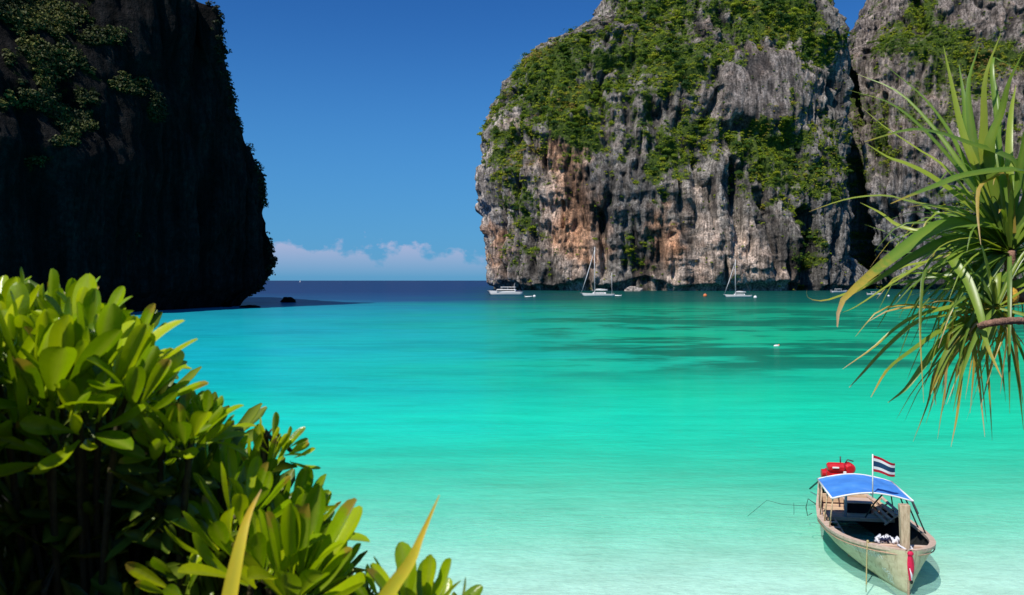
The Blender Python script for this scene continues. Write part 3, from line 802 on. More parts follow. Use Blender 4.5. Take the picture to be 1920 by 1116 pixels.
buoy(1322, 556, 1.25, 'orange mooring buoy in front of the sunlit cliff', M_orange)
buoy(1416, 559, 1.0, 'white mooring buoy by the stern of the smaller yacht', M_white)
buoy(1002, 557, 0.9, 'white mooring buoy next to the small dinghy', M_white)
buoy(1666, 556, 0.7, 'small white buoy in the cove, nearer to the speedboats', M_white)
buoy(1686, 555, 0.7, 'small white buoy in the cove, further along from the speedboats', M_white)
o = thing('swim_float', 'small whitish float drifting over the dark weed beds', 'float', on_water(1456, 649), R(10))
MB().ball((0, 0, 0.02), (0.5, 0.22, 0.2), 12, 6).put('float', M_white, o, True)
MB().ball((0.36, 0, 0.12), (0.16, 0.16, 0.16), 8, 6).put('knob', M_orange, o, True)
pt = Vector(((563 - CX) / F * 4200, 4200, 0))
o = thing('sailing_boat', 'tiny white sail far out on the horizon', 'sailing boat', pt, R(30))
hull_mb(11, 3, 1.6).put('hull', M_white, o, True)
MB().tube([(0.5, 0, 1), (0.5, 0, 15)], 0.15, 5).put('mast', M_alu, o)
mb = MB(); mb.v = [Vector(p) for p in ((0.3, 0, 2), (-4.8, 0.3, 2.2), (0.3, 0.05, 14.6), (0.3, 0.12, 2), (-4.8, 0.42, 2.2), (0.3, 0.17, 14.6))]
mb.f = [[0, 1, 2], [5, 4, 3], [0, 3, 4, 1], [1, 4, 5, 2], [2, 5, 3, 0]]
mb.put('sail', M_white, o)
# ------------------------------------------------------------------ longtail boat near the beach
M_hull = None
def mat_hull():
    t = NT('weathered hull paint'); P = t.coord('Object')
    n = t.noise(P, 1.1, 6, 0.65, mul=(1, 1, 2.2)); n2 = t.noise(P, 7.0, 5, 0.7); drip = t.noise(P, 1.0, 4, 0.6, mul=(9, 9, 0.8))
    c = t.ramp(n, [(0.3, (0.42, 0.36, 0.22)), (0.5, (0.55, 0.49, 0.32)), (0.72, (0.64, 0.59, 0.42))])
    c = t.mix(t.math('MULTIPLY', t.step(drip, 0.50, 0.70), 0.6), c, (0.20, 0.145, 0.07, 1))
    c = t.mix(t.math('MULTIPLY', t.step(t.noise(P, 2.3, 6, 0.75, loc=(4, 4, 1)), 0.56, 0.66), 0.4), c, (0.30, 0.27, 0.17, 1))
    c = t.mix(t.math('MULTIPLY', t.step(n2, 0.60, 0.72), 0.4), c, (0.56, 0.54, 0.42, 1))
    z = t.n('ShaderNodeSeparateXYZ'); t.L(P, z.inputs[0])
    c = t.mix(t.math('MULTIPLY', t.math('SUBTRACT', 1.0, t.step(t.math('ADD', z.outputs[2], t.math('MULTIPLY', n2, 0.15)), 0.05, 0.22)), 0.6), c, (0.13, 0.14, 0.07, 1))
    return t.done(t.bsdf(c, 0.6, 0.25, t.bump(n2, 0.25, 0.02)))
M_hull = mat_hull()
M_wood = simple_mat('worn pinkish wood', (0.56, 0.38, 0.27), (0.30, 0.19, 0.12), 3.0, 0.75, 0.2, 0.4, mul=(1, 6, 6))
M_rail = simple_mat('bleached gunwale wood', (0.66, 0.50, 0.40), (0.40, 0.28, 0.20), 2.6, 0.75, 0.2, 0.4, mul=(1, 4, 4))
M_post = simple_mat('grey weathered post wood', (0.56, 0.44, 0.30), (0.30, 0.21, 0.13), 3.0, 0.8, 0.2, 0.5, mul=(6, 6, 1))
M_tan = simple_mat('tan bench wood', (0.70, 0.50, 0.32), (0.46, 0.31, 0.19), 3.0, 0.75, 0.2, 0.4, mul=(1, 6, 6))
M_black = simple_mat('black tarred planks', (0.022, 0.024, 0.024), (0.010, 0.011, 0.011), 3, 0.8, 0.15, 0.3)
M_blue = simple_mat('blue tarpaulin', (0.055, 0.24, 0.80), (0.035, 0.17, 0.64), 1.2, 0.5, 0.3, 0.35)
def mat_tarp():
    t = NT('blue tarpaulin cloth'); P = t.coord('Object'); n = t.noise(P, 1.3, 5, 0.6); n2 = t.noise(P, 6, 4, 0.6)
    c = t.ramp(n, [(0.3, (0.06, 0.25, 0.74)), (0.6, (0.10, 0.36, 0.90)), (0.75, (0.22, 0.46, 0.92))])
    d = t.bsdf(c, 0.5, 0.3, t.bump(n2, 0.3, 0.03)); tr = t.n('ShaderNodeBsdfTranslucent'); tr.inputs[0].default_value = (0.45, 0.62, 0.9, 1)
    return t.done(t.mixs(0.22, d, tr.outputs[0]))
M_blue = mat_tarp()
M_lblue = simple_mat('pale blue paint', (0.42, 0.64, 0.78), (0.34, 0.54, 0.68), 3, 0.5, 0.3, 0.1)
M_dkmetal = simple_mat('dark steel', (0.05, 0.06, 0.06), (0.03, 0.03, 0.03), 4, 0.5, 0.4, 0.1)
M_red = simple_mat('red engine paint', (0.62, 0.012, 0.020), (0.45, 0.008, 0.014), 3, 0.35, 0.5, 0.03)
M_pink = simple_mat('crimson pink ribbon cloth', (0.66, 0.012, 0.075), (0.42, 0.008, 0.04), 4, 0.6, 0.3, 0.2)
M_cloth = simple_mat('white cloth', (0.78, 0.78, 0.80), (0.55, 0.56, 0.62), 5, 0.85, 0.1, 0.3)
M_clothn = simple_mat('navy cloth', (0.03, 0.04, 0.10), (0.02, 0.02, 0.05), 5, 0.85, 0.1, 0.3)
M_rope = simple_mat('yellowed rope', (0.52, 0.44, 0.22), (0.35, 0.28, 0.13), 30, 0.9, 0.1, 0.4)
M_drope = simple_mat('dark wet rope', (0.03, 0.05, 0.05), (0.02, 0.03, 0.03), 30, 0.8, 0.2, 0.4)
M_letter = simple_mat('faded white lettering', (0.74, 0.76, 0.68), (0.55, 0.56, 0.44), 9, 0.7, 0.2, 0.05)

AX = Vector((0.15, 0.989, 0)).normalized(); LX = Vector((AX.y, -AX.x, 0))
BOW = Vector((12.62, 25.45, 0))
boat = thing('longtail_boat', 'weathered wooden longtail boat with a blue canopy, aground in the pale shallows', 'boat', BOW, 0)
boat.rotation_euler = (0, 0, math.atan2(-AX.x, AX.y))      # local: x = across (right in view), y = aft, z = up
UB = [0, .12, .3, .6, 1.0, 1.6, 2.4, 3.5, 5.0, 6.5, 8.0, 9.0, 9.8]
BB = [.05, .31, .56, .84, 1.08, 1.35, 1.55, 1.68, 1.66, 1.38, 1.0, .76, .54]
GZ = [1.40, 1.385, 1.36, 1.32, 1.26, 1.18, 1.09, 1.00, .94, .95, 1.05, 1.18, 1.30]
def b_(u): return float(np.interp(u, UB, BB))
def gz(u): return float(np.interp(u, UB, GZ))
def kz(u): return -0.50 + 0.16 * max(0, (u - 6.5)) ** 1.2 * 0.4 + (0.35 * (1 - u / 0.35) if u < 0.35 else 0)
us = np.concatenate([np.linspace(0, 1, 9)[:-1], np.linspace(1, 9.8, 25)])
def section(u, off=0.0, top=0.0, n=9):
    p = np.interp(u, [0, 1, 3, 9.8], [1.0, 1.15, 1.7, 2.3]); b = max(b_(u) - off, 0.012); g = gz(u) - top; k = kz(u) + off
    out = []
    for s_ in np.linspace(0, 1, n):
        out.append((b * (1 - s_ ** p), g + (k - g) * s_))
    return out
def hull_pts(u, off=0.0, top=0.0):
    h = section(u, off, top)
    rake = lambda z: -0.05 * (z / 1.4) * (1 - min(u, 1))
    return [(-y, u + rake(z), z) for y, z in h] + [(y, u + rake(z), z) for y, z in h[::-1][1:]]
mb = MB(); mb.grid([hull_pts(u) for u in us]); n0 = len(us) - 1; k_ = len(hull_pts(1))
mb.f.append([n0 * k_ + j for j in range(k_)])
hull = mb.put('hull', M_hull, boat, True)
ui = [u for u in us if u > 0.2]
mb = MB(); mb.grid([hull_pts(u, 0.07, 0.03) for u in ui]); mb.f.append([(len(ui) - 1) * k_ + j for j in range(k_)])
mb.put('inner_lining', M_black, hull, True)
for s_ in (-1, 1):
    P = []
    for u in us:
        b = b_(u); g = gz(u); wd = 0.17 if u > 0.8 else 0.17 * (0.5 + 0.5 * u / 0.8)
        P.append([(s_ * (b + 0.035), u, g - 0.07), (s_ * (b + 0.045), u, g + 0.03), (s_ * max(b - wd, 0.0), u, g + 0.045), (s_ * max(b - wd, 0.0), u, g - 0.05)])
    MB().grid(P, True).put('gunwale', M_rail, boat)
# rubbing strake below the rail, ribs inside
for s_ in (-1, 1):
    MB().tube([(s_ * (b_(u) - 0.028 * 1.0 + 0.03), u, gz(u) - 0.16) for u in us], 0.022, 5).put('rubbing_strake', M_wood, boat, True)
for u in (2.2, 3.0, 3.8, 4.6):
    for s_ in (-1, 1):
        h = section(u, 0.09, 0.06)
        MB().tube([(s_ * y, u, z) for y, z in h[:7]], 0.035, 4).put('rib', M_black, boat)
# prow post
mb = MB(); P = []
for z, w_, y in ((0.85, .115, .33), (1.3, .125, .34), (1.9, .135, .37), (2.5, .15, .40), (2.72, .165, .415), (2.76, .15, .42)):
    P.append([(-w_, y - .10, z), (w_, y - .10, z), (w_ * 1.02, y + .13, z), (-w_ * 1.02, y + .13, z)])
mb.grid(P, True); mb.f.append([len(mb.v) - 4 + i for i in range(4)])
post = mb.put('prow_post', M_post, boat, bevel=0.02)
MB().tube([(-0.1, .2, 1.42), (0.0, .14, 1.36), (0.17, .17, 1.40), (0.19, .45, 1.42), (-0.02, .55, 1.42), (-0.19, .42, 1.43), (-0.1, .2, 1.42)], 0.035, 6).put('rope_lashing', M_cloth, post, True)
# stem band
MB().tube([(0, -0.062, 1.36), (0, -0.035, 0.7), (0, 0.0, 0.0), (0.0, .1, -.2)], 0.04, 6).put('stem', M_wood, boat, True)
# small fore deck behind the post and beams
mb = MB(); P = []
for u in np.linspace(0.35, 1.0, 6): P.append([(-(b_(u) - .15), u, gz(u) - .06), (0, u, gz(u) - .03), ((b_(u) - .15), u, gz(u) - .06)])
for row in list(P): pass
mb.grid(P); mb.grid([[(x, y, z - .05) for x, y, z in r_] for r_ in P]); mb.put('foredeck', M_wood, boat)
MB().box((0, 1.06, gz(1.06) - .05), (2 * b_(1.06) - .2, .13, .10)).put('cross_beam', M_rail, boat, bevel=.012)
MB().box((0, 2.35, .42), (2 * .98, .16, .05)).put('cross_beam', M_black, boat)
# floor boards and the raised aft platform, board by board
for i in range(6):
    MB().box((-.55 + .22 * i, 3.2, -.06 + .004 * (i % 2)), (.205, 3.2, .03)).put('floor_board', M_black, boat)
for i in range(9):
    y = 5.95 + i * .245
    wd = 2 * (b_(y) - .16)
    MB().box((0, y, .72 + .004 * (i % 3)), (wd, .225, .035)).put('deck_plank', M_tan if i % 3 else M_wood, boat, bevel=.006)
MB().box((0, 5.80, .685), (2 * (b_(5.8) - .16), .05, .13)).put('deck_beam', M_tan, boat, bevel=.006)
# box seat aft under the canopy with a pale top
MB().box((.22, 6.75, .95), (.9, .6, .42)).put('seat_box', M_black, boat)
MB().box((.22, 6.72, 1.18), (1.0, .74, .05)).put('seat_top', M_rail, boat, bevel=.01)
MB().box((-.1, 7.75, .98), (1.9, .1, .35)).put('aft_bulkhead', M_tan, boat, bevel=.01)
# slatted bench on the right, leaning out over the rail
for k, (x0, z0) in enumerate(((.80, .84), (.95, .97), (1.10, 1.10), (1.26, 1.24))):
    MB().box((x0, 6.05, z0), (.10, 2.4, .035), Matrix.Rotation(R(-35), 3, 'Y').to_quaternion()).put('bench_slat', M_rail if k == 3 else M_tan, boat, bevel=.006)
for y in (4.95, 5.7, 6.4, 7.15):
    MB().bar((.72, y, .76), (1.32, y, 1.24), .05).put('bench_bracket', M_tan, boat)
# ladder-like bench frame on the left
for k in range(4):
    y = 3.75 + .5 * k
    MB().box((-1.14, y, .55 + .05 * k), (.50, .15, .035)).put('bench_slat', M_rail, boat, bevel=.006)
for x in (-.90, -1.34):
    MB().bar((x, 3.5, .48), (x, 5.7, .70), .05, .05).put('bench_rail', M_tan, boat)
MB().bar((-.9, 3.6, -.05), (-.9, 3.6, .50), .05).put('bench_leg', M_tan, boat)
MB().bar((-.9, 4.9, -.05), (-.9, 4.9, .62), .05).put('bench_leg', M_tan, boat)
# canopy: a barrel of blue tarpaulin on poles
CW, CU0, CU1 = 1.36, 2.95, 5.75
def cx0(y): return -.28 + .12 * (y - CU0) / (CU1 - CU0)
def cz(x): return 2.47 - 0.25 * (abs(x) / CW) ** 1.7
P = []
for y in np.linspace(CU0, CU1, 14):
    sag = -0.045 * math.sin(math.pi * ((y - CU0) / 1.5 % 1.0))
    P.append([(x + cx0(y), y, cz(x) + sag * (1 - (x / CW) ** 2) + 0.012 * math.sin(x * 9 + y * 3)) for x in np.linspace(-CW, CW, 17)])
mb = MB(); mb.grid(P); mb.grid([[(p[0], p[1], p[2] - .012) for p in r_] for r_ in P])
can = mb.put('canopy', M_blue, boat, True)
for y in (CU0 - .01, (CU0 + CU1) / 2, CU1 + .01):
    MB().tube([(x + cx0(y), y, cz(x) - (.11 if CU0 < y < CU1 else .01)) for x in np.linspace(-CW, CW, 13)], .033, 6).put('hoop', M_white, can, True)
for s_ in (-1, 1):
    MB().tube([(s_ * (CW + .01) + cx0(CU0), CU0, cz(CW)), (s_ * (CW + .01) + cx0(CU1), CU1, cz(CW))], .035, 6).put('edge_pole', M_white, can, True)
MB().tube([(cx0(CU0), CU0 + .05, 2.38), (cx0(CU1), CU1 - .05, 2.38)], .025, 6).put('ridge_pole', M_white, can, True)
for x, y, m, lean in ((-1.32, CU0 + .03, M_tan, .5), (-1.31, 4.0, M_tan, .3), (-1.31, 5.0, M_tan, .2), (-1.30, CU1, M_tan, .4), (-1.25, CU1, M_tan, 1.2), (1.33, CU0 + .03, M_dkmetal, 0), (1.31, 3.9, M_dkmetal, 0), (1.31, 4.8, M_dkmetal, 0), (1.29, CU1, M_dkmetal, .3)):
    y0 = y + lean
    MB().tube([(math.copysign(b_(y0) - .08, x), y0, gz(y0) - .02), (x + cx0(y), y, cz(x) - .02)], .026, 6).put('canopy_post', m, boat, True)
MB().tube([(-.42, 6.0, .74), (-.48, 5.6, cz(.38) - .03)], .05, 8).put('canopy_post', M_lblue, boat, True)
MB().tube([(.10, CU0 + .05, cz(.28) - .03), (.2, 4.4, 1.7), (.30, 5.9, .76)], .03, 6).put('canopy_post', M_dkmetal, boat, True)
MB().bar((1.07, CU0, cz(CW) - .02), (1.14, CU0 - .35, 1.88), .05).put('canopy_brace', M_dkmetal, boat)
# flag on its staff
fp = MB().tube([(-.27, CU0 - .04, 2.3), (-.27, CU0 - .04, 3.84)], .024, 6).put('flag_pole', M_white, boat, True)
def mat_flag():
    t = NT('striped flag cloth'); uv = t.attr('stripe')
    c = t.ramp(uv, [(0.0, (0.45, 0.02, 0.04)), (0.1667, (0.80, 0.80, 0.80)), (0.3333, (0.018, 0.06, 0.13)), (0.6667, (0.80, 0.80, 0.80)), (0.8333, (0.45, 0.02, 0.04))], 'CONSTANT')
    d = t.bsdf(c, 0.8, 0.1); tr = t.n('ShaderNodeBsdfTranslucent'); t.L(c, tr.inputs[0])
    return t.done(t.mixs(0.25, d, tr.outputs[0]))
fv = []; st = []
NX, NZ = 18, 13
for i in range(NX):
    a = i / (NX - 1)
    for j in range(NZ):
        b = j / (NZ - 1)
        fv.append((-.24 + 0.74 * a, CU0 - .02 + 0.07 * math.sin(a * 7 + b * .8) * a, 3.80 - 0.58 * b - 0.26 * a + 0.05 * math.sin(a * 5 + 1) * a + 0.10 * a * b)); st.append(b)
ff = [(i * NZ + j, (i + 1) * NZ + j, (i + 1) * NZ + j + 1, i * NZ + j + 1) for i in range(NX - 1) for j in range(NZ - 1)]
fm = mesh_np('flag', fv, np.array(ff).ravel(), 4, mat_flag(), True); fattr(fm, 'stripe', np.clip(st, 0.001, 0.999))
link('flag', fm, fp)
# engine on its pivot at the stern
en = MB().box((-.24, 8.25, 1.74), (.80, .60, .30)).put('engine', M_red, boat, bevel=.05)
MB().tube([(-.62, 8.05, 2.02), (-.56, 8.05, 2.03), (-.02, 8.05, 2.03), (.04, 8.05, 2.02)], [.15, .20, .20, .15], 10).put('fuel_tank', M_red, en)
MB().tube([(.24, 7.93, 1.98), (.24, 8.0, 1.99), (.24, 8.34, 1.99), (.24, 8.40, 1.98)], [.15, .22, .22, .14], 12).put('air_filter', M_red, en)
MB().tube([(-.70, 7.98, 1.80), (-.86, 7.98, 1.80)], .16, 12).put('flywheel', M_red, en)
MB().box((-.30, 7.94, 1.66), (.34, .20, .22)).put('gear_case', M_red, en, bevel=.04)
MB().box((-.34, 7.83, 2.06), (.26, .04, .07)).put('badge', M_white, en, bevel=.015)
MB().box((.02, 7.90, 1.86), (.12, .05, .1)).put('badge', M_white, en, bevel=.015)
for x in (-.58, .06, .34): MB().bar((x, 8.0, 1.35), (x * .8, 7.94, 1.66), .07).put('bracket', M_white, en)
MB().tube([(-.1, 8.1, 2.15), (-.1, 8.12, 2.46)], .03, 6).put('exhaust_pipe', M_dkmetal, en, True)
MB().tube([(.10, 8.15, 2.2), (.2, 8.2, 2.32), (.42, 8.2, 2.26)], .025, 6).put('fuel_hose', M_dkmetal, en, True)
for x in (-.62, .12): MB().bar((x, 8.1, 1.0), (x, 8.1, 1.5), .10).put('engine_mount', M_dkmetal, en)
en.matrix_basis = Matrix.Translation((-.24, 8.2, 1.45)) @ Matrix.Scale(1.04, 4) @ Matrix.Translation((.24, -8.2, -1.32))
MB().tube([(-.28, 8.55, 1.55), (-.35, 10.2, 1.05), (-.42, 12.2, .1)], .04, 6).put('propeller_shaft', M_dkmetal, en, True)
MB().tube([(-.28, 7.95, 1.6), (-.5, 7.3, 1.7), (-.62, 6.7, 1.55)], .03, 6).put('tiller', M_dkmetal, en, True)
# the hoop of rope and iron hanging at the left quarter
MB().tube([(-1.40, 6.6, 1.0), (-1.66, 6.8, 1.15), (-1.74, 6.8, .8), (-1.70, 6.7, .5), (-1.56, 6.6, .62)], .02, 5).put('tyre_hook', M_dkmetal, boat, True)

# painted marks on the left bow: a line of worn letters above, a worn emblem below
def side(u, z, lift=0.006):
    h = section(u, 0, 0, 60); zs_ = [q[1] for q in h][::-1]; ys_ = [q[0] for q in h][::-1]
    y = float(np.interp(z, zs_, ys_))
    rk = -0.05 * (z / 1.4) * (1 - min(u, 1))
    return Vector((-(y + lift), u + rk, z + lift * .4))
def strokes(mb, lines, wd=0.022):
    for ln in lines:
        for (u0, z0), (u1, z1) in zip(ln[:-1], ln[1:]):
            d = Vector((u1 - u0, z1 - z0)); L_ = max(d.length, 1e-4); nx, nz = -d.y / L_ * wd / 2, d.x / L_ * wd / 2
            i = len(mb.v)
            K = max(2, int(L_ / .05) + 1)
            for k in range(K):
                a = k / (K - 1); u = u0 + (u1 - u0) * a; z = z0 + (z1 - z0) * a
                mb.v.append(side(u + nx, z + nz)); mb.v.append(side(u - nx, z - nz))
            for k in range(K - 1): mb.f.append([i + 2 * k, i + 2 * k + 1, i + 2 * k + 3, i + 2 * k + 2])
mb = MB(); r_ = random.Random(5)
for k in range(9):                       # unreadable, loop-headed letters
    u = 1.62 - k * .125; z = .83 + .012 * k + r_.uniform(-.015, .015); hh = r_.uniform(.13, .17)
    lines = [[(u, z), (u, z + hh)], [(u, z + hh), (u - .05, z + hh + .015), (u - .075, z + hh - .02), (u - .075, z + r_.choice((0, .05)))]]
    if r_.random() < .5: lines.append([(u + .02, z + .03), (u - .015, z)])
    if r_.random() < .35: lines.append([(u - .01, z + hh + .05), (u - .06, z + hh + .06)])
    strokes(mb, lines, .026)
mb.put('lettering', M_letter, boat)
mb = MB()
for k in range(7):
    a0 = math.pi * (0.15 + .22 * k)
    strokes(mb, [[(.62 + .05 * math.cos(a0), .42 + .05 * math.sin(a0)), (.62 + .15 * math.cos(a0 + .25), .42 + .15 * math.sin(a0 + .25)), (.62 + .19 * math.cos(a0 + .7), .42 + .19 * math.sin(a0 + .7))]], .034)
strokes(mb, [[(.72, .20), (.60, .17), (.50, .22)], [(.70, .14), (.66, .12)], [(.54, .13), (.50, .16)]], .05)
mb.put('emblem', M_letter, boat)

def bp(x, y, z): return boat.matrix_basis @ Vector((x, y, z))
bpy.context.view_layer.update()
RZ = boat.rotation_euler.z
# things lying in and hanging on the boat
o = thing('prow_sash', 'crimson pink sash hanging from the prow post of the longtail boat', 'sash', bp(0, -.10, 1.42), RZ)
P = []
for i in range(12):
    a = i / 11; wd = .05 + .05 * math.sin(math.pi * min(a * 1.1, 1)) ; 
    P.append([(x * wd + .02 * a, -.05 - .05 * math.sin(a * 3) - .035 * math.cos(x * 2.3) , -.05 - .86 * a) for x in np.linspace(-1, 1, 7)])
mb = MB(); mb.grid(P); mb.grid([[(p[0], p[1] + .03, p[2]) for p in q] for q in P]); mb.put('cloth', M_pink, o, True)
MB().ball((.0, -.06, -.06), (.10, .07, .08), 10, 7).put('knot', M_pink, o, True)
MB().tube([(-.03, -.1, -.5), (.02, -.11, -.72), (.03, -.1, -.88)], [.022, .03, .02], 6).put('white_ribbon', M_cloth, o, True)
MB().ball((.03, -.07, -.95), (.05, .04, .07), 8, 6).put('tassel', M_black, o, True)

o = thing('cloth_bundle', 'crumpled white and navy cloth heaped on the bow beam of the longtail boat', 'cloth', bp(-.30, 1.18, gz(1.1) - .02), RZ)
mb = MB(); r_ = random.Random(3)
for k in range(16):
    x, y = r_.uniform(-.34, .34), r_.uniform(-.12, .2)
    mb.tube([(x + r_.uniform(-.18, .18), y + r_.uniform(-.1, .1), r_.uniform(.0, .08)), (x, y, r_.uniform(.12, .24)), (x + r_.uniform(-.18, .18), y + r_.uniform(-.1, .1), r_.uniform(.0, .1))], [.045, .075, .045], 6)
mb.put('cloth', M_cloth, o, True)
mb = MB()
for k in range(7):
    x, y = r_.uniform(-.25, .3), r_.uniform(-.14, .1)
    mb.tube([(x - .12, y, r_.uniform(.05, .15)), (x, y - .03, r_.uniform(.18, .26)), (x + .1, y, r_.uniform(.05, .15))], [.03, .045, .03], 6)
mb.put('navy_stripe', M_clothn, o, True)
# odds and ends on the dark floor
def item(name, label, cat, x, y, z): return thing(name, label, cat, bp(x, y, z), RZ)
o = item('bucket', 'tan bucket standing on the dark boat floor', 'bucket', -.35, 4.0, -.04)
MB().tube([(0, 0, 0), (0, 0, .34), (0, 0, .36)], [.15, .20, .21], 12).put('body', M_tan, o, True)
MB().tube([(-.2, 0, .34), (-.12, 0, .48), (.12, 0, .48), (.2, 0, .34)], .014, 5).put('handle', M_dkmetal, o)
o = item('coconut', 'yellowish round coconut on the dark boat floor by the left bench', 'coconut', -.55, 3.35, -.045)
MB().ball((0, 0, .13), (.14, .13, .13), 12, 8).put('husk', M_rope, o, True)
MB().ball((.02, -.02, .26), (.04, .04, .03), 8, 5).put('stalk', M_post, o, True)
o = item('float_ball', 'pale tan net float in the middle of the boat floor', 'float', -.12, 3.35, -.045)
MB().ball((0, 0, .12), (.15, .12, .11), 12, 8).put('ball', M_tan, o, True)
MB().tube([(-.15, 0, .12), (-.22, 0, .1), (-.25, .05, .05)], .015, 5).put('cord', M_rope, o)
o = item('plastic_bag', 'white crumpled plastic bag on the dark boat floor near the aft platform', 'bag', .32, 4.1, -.04)
mb = MB()
for k in range(7):
    x = -.26 + .09 * k; mb.ball((x, r_.uniform(-.06, .06), .10 + .06 * math.sin(k)), (.08, .09, .09), 7, 5)
mb.put('film', M_cloth, o, True)
MB().tube([(.25, 0, .12), (.36, .02, .30), (.40, .02, .36)], [.03, .04, .02], 6).put('handles', M_cloth, o, True)
MB().ball((-.36, 0, .08), (.06, .05, .06), 7, 5).put('blue_scrap', M_lblue, o, True)
# ropes
o = thing('mooring_rope', 'yellowed rope running from the left bow rail down into the water', 'rope', (0, 0, 0))
a = bp(-1.02, .85, 1.34); b = on_water(1624, 1096); b.z = -.25
MB().tube([bp(-.75, 1.0, 1.30), a, a.lerp(b, .4) + Vector((0, 0, -.03)), a.lerp(b, .75) + Vector((0, 0, -.03)), b], .022, 6).put('rope', M_rope, o, True)
MB().ball(tuple(a + Vector((.03, .03, .03))), .045, 8, 6).put('knot', M_rope, o, True)
o = thing('stern_line', 'thin dark line stretched over the water from the stern of the longtail boat', 'rope', (0, 0, 0))
a = bp(-1.35, 6.7, .95); b = at(1438, 938, 33.5); c = at(1400, 941, 34.0); c.z = -.05
MB().tube([a, a.lerp(b, .35) + Vector((0, 0, -.10)), a.lerp(b, .7) + Vector((0, 0, -.11)), b, c], .008, 5).put('rope', M_drope, o, True)
q = a.lerp(b, .45)
MB().tube([q, q + Vector((.01, 0, -.35)), q + Vector((.0, 0, -.5))], .008, 5).put('loose_end', M_drope, o, True)
# ------------------------------------------------------------------ plants close to the camera
def mat_leaf(name, stops, rough=0.34, transl=0.35, spec=0.5, object_var=True, dryc=((0.36, 0.26, 0.035, 1), (0.34, 0.21, 0.10, 1))):
    t = NT(name)
    if object_var: rnd = t.n('ShaderNodeObjectInfo').outputs['Random']
    else: rnd = t.attr('tone')
    P = t.coord('Object'); n = t.noise(P, 9.0, 4, 0.6)
    f = t.math('ADD', t.math('MULTIPLY', rnd, 0.75), t.math('MULTIPLY', n, 0.25))
    c = t.ramp(f, stops)
    mid = t.attr('midrib'); dry = t.attr('dry')
    c = t.mix(t.math('MULTIPLY', mid, 0.5), c, (0.30, 0.36, 0.05, 1))
    dn = t.math('ADD', dry, t.math('MULTIPLY', t.math('SUBTRACT', t.noise(P, 14.0, 4, 0.7), 0.5), 0.55))
    c = t.mix(t.step(dn, 0.30, 0.55), c, dryc[0])
    c = t.mix(t.step(dn, 0.55, 0.85), c, dryc[1])
    d = t.bsdf(c, rough, spec, t.bump(n, 0.12, 0.01))
    tr = t.n('ShaderNodeBsdfTranslucent')
    t.L(t.mix(1.0, c, (1.25, 1.3, 0.55, 1), 'MULTIPLY'), tr.inputs[0])
    return t.done(t.mixs(transl, d, tr.outputs[0]))
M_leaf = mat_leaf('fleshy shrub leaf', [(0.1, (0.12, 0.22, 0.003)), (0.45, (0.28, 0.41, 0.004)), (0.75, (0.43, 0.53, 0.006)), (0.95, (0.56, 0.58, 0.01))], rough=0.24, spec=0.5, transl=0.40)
M_leafs = mat_leaf('shade-darkened inner leaf', [(0.1, (0.022, 0.05, 0.004)), (0.6, (0.05, 0.10, 0.005)), (0.95, (0.12, 0.18, 0.008))], object_var=False, transl=0.2, spec=0.25)  # darker copy of the shrub leaf, inner shade painted into its colour
M_strap = mat_leaf('strap leaf', [(0.05, (0.06, 0.14, 0.025)), (0.4, (0.14, 0.26, 0.03)), (0.75, (0.27, 0.36, 0.04)), (0.97, (0.40, 0.42, 0.06))], 0.36, 0.35, 0.5, dryc=((0.46, 0.34, 0.05, 1), (0.50, 0.34, 0.19, 1)))
M_yellow = mat_leaf('yellowing strap leaf', [(0.0, (0.60, 0.56, 0.02)), (1.0, (0.78, 0.62, 0.04))], 0.5, 0.35, 0.25, dryc=((0.74, 0.50, 0.04, 1), (0.66, 0.44, 0.20, 1)))
M_twig = simple_mat('shrub twig', (0.08, 0.07, 0.03), (0.03, 0.026, 0.014), 20, 0.7, 0.2, 0.3)
M_bark = simple_mat('ringed pandanus bark', (0.40, 0.22, 0.15), (0.06, 0.04, 0.03), 3, 0.85, 0.15, 0.6, mul=(7, 7, 5))

def spat_arrays(curl, cup, wr, nr=10, nc=5, twist=0.0):
    """a spoon-shaped leaf of length 1 along +Y, upper side +Z"""
    V = []; mid = []
    for i in range(nr):
        t = i / (nr - 1); t = 1 - (1 - t) ** 1.25
        wv = wr * (0.16 + 0.84 * math.sin(min(t / 0.72, 1) * math.pi / 2) ** 1.6) * (1 if t < 0.72 else math.sqrt(max(0.0, 1 - ((t - 0.72) / 0.285) ** 2)))
        y = math.sin(curl * t) / curl if abs(curl) > 1e-3 else t
        z = (1 - math.cos(curl * t)) / curl if abs(curl) > 1e-3 else 0
        for j in range(nc):
            s = j / (nc - 1) * 2 - 1
            x = s * wv; zz = z + cup * wv * abs(s) ** 1.6 - 0.012 * (1 - abs(s))
            tw = twist * t
            V.append((x * math.cos(tw), y + x * 0.1 * math.sin(tw), zz + x * math.sin(tw))); mid.append(1.0 if j == nc // 2 else 0.0)
    F_ = [(i * nc + j, i * nc + j + 1, (i + 1) * nc + j + 1, (i + 1) * nc + j) for i in range(nr - 1) for j in range(nc - 1)]
    return np.array(V), np.array(F_), np.array(mid)
VAR = [(0.35, 0.30, .130, .1), (0.6, 0.45, .118, -.15), (-0.25, 0.35, .14, .25), (0.15, 0.6, .112, 0), (0.95, 0.3, .125, -.1), (-0.6, .4, .135, .15), (.5, .8, .105, -.3), (-.1, .2, .15, .3)]
LEAF = []
for k, v in enumerate(VAR):
    V, Fq, mid = spat_arrays(v[0], v[1], v[2] * 1.06, twist=v[3])
    me = mesh_np('shrub_leaf', V, Fq.ravel(), 4, M_leaf, True); fattr(me, 'midrib', mid)
    ed = sstep(V[:, 1], .55, 1.02) * (0.62 if k == 3 else 0.0) + (0.30 if k == 6 else 0.0) * sstep(np.abs(V[:, 0]) / v[2], .5, 1.0)
    fattr(me, 'dry', ed)
    LEAF.append(me)
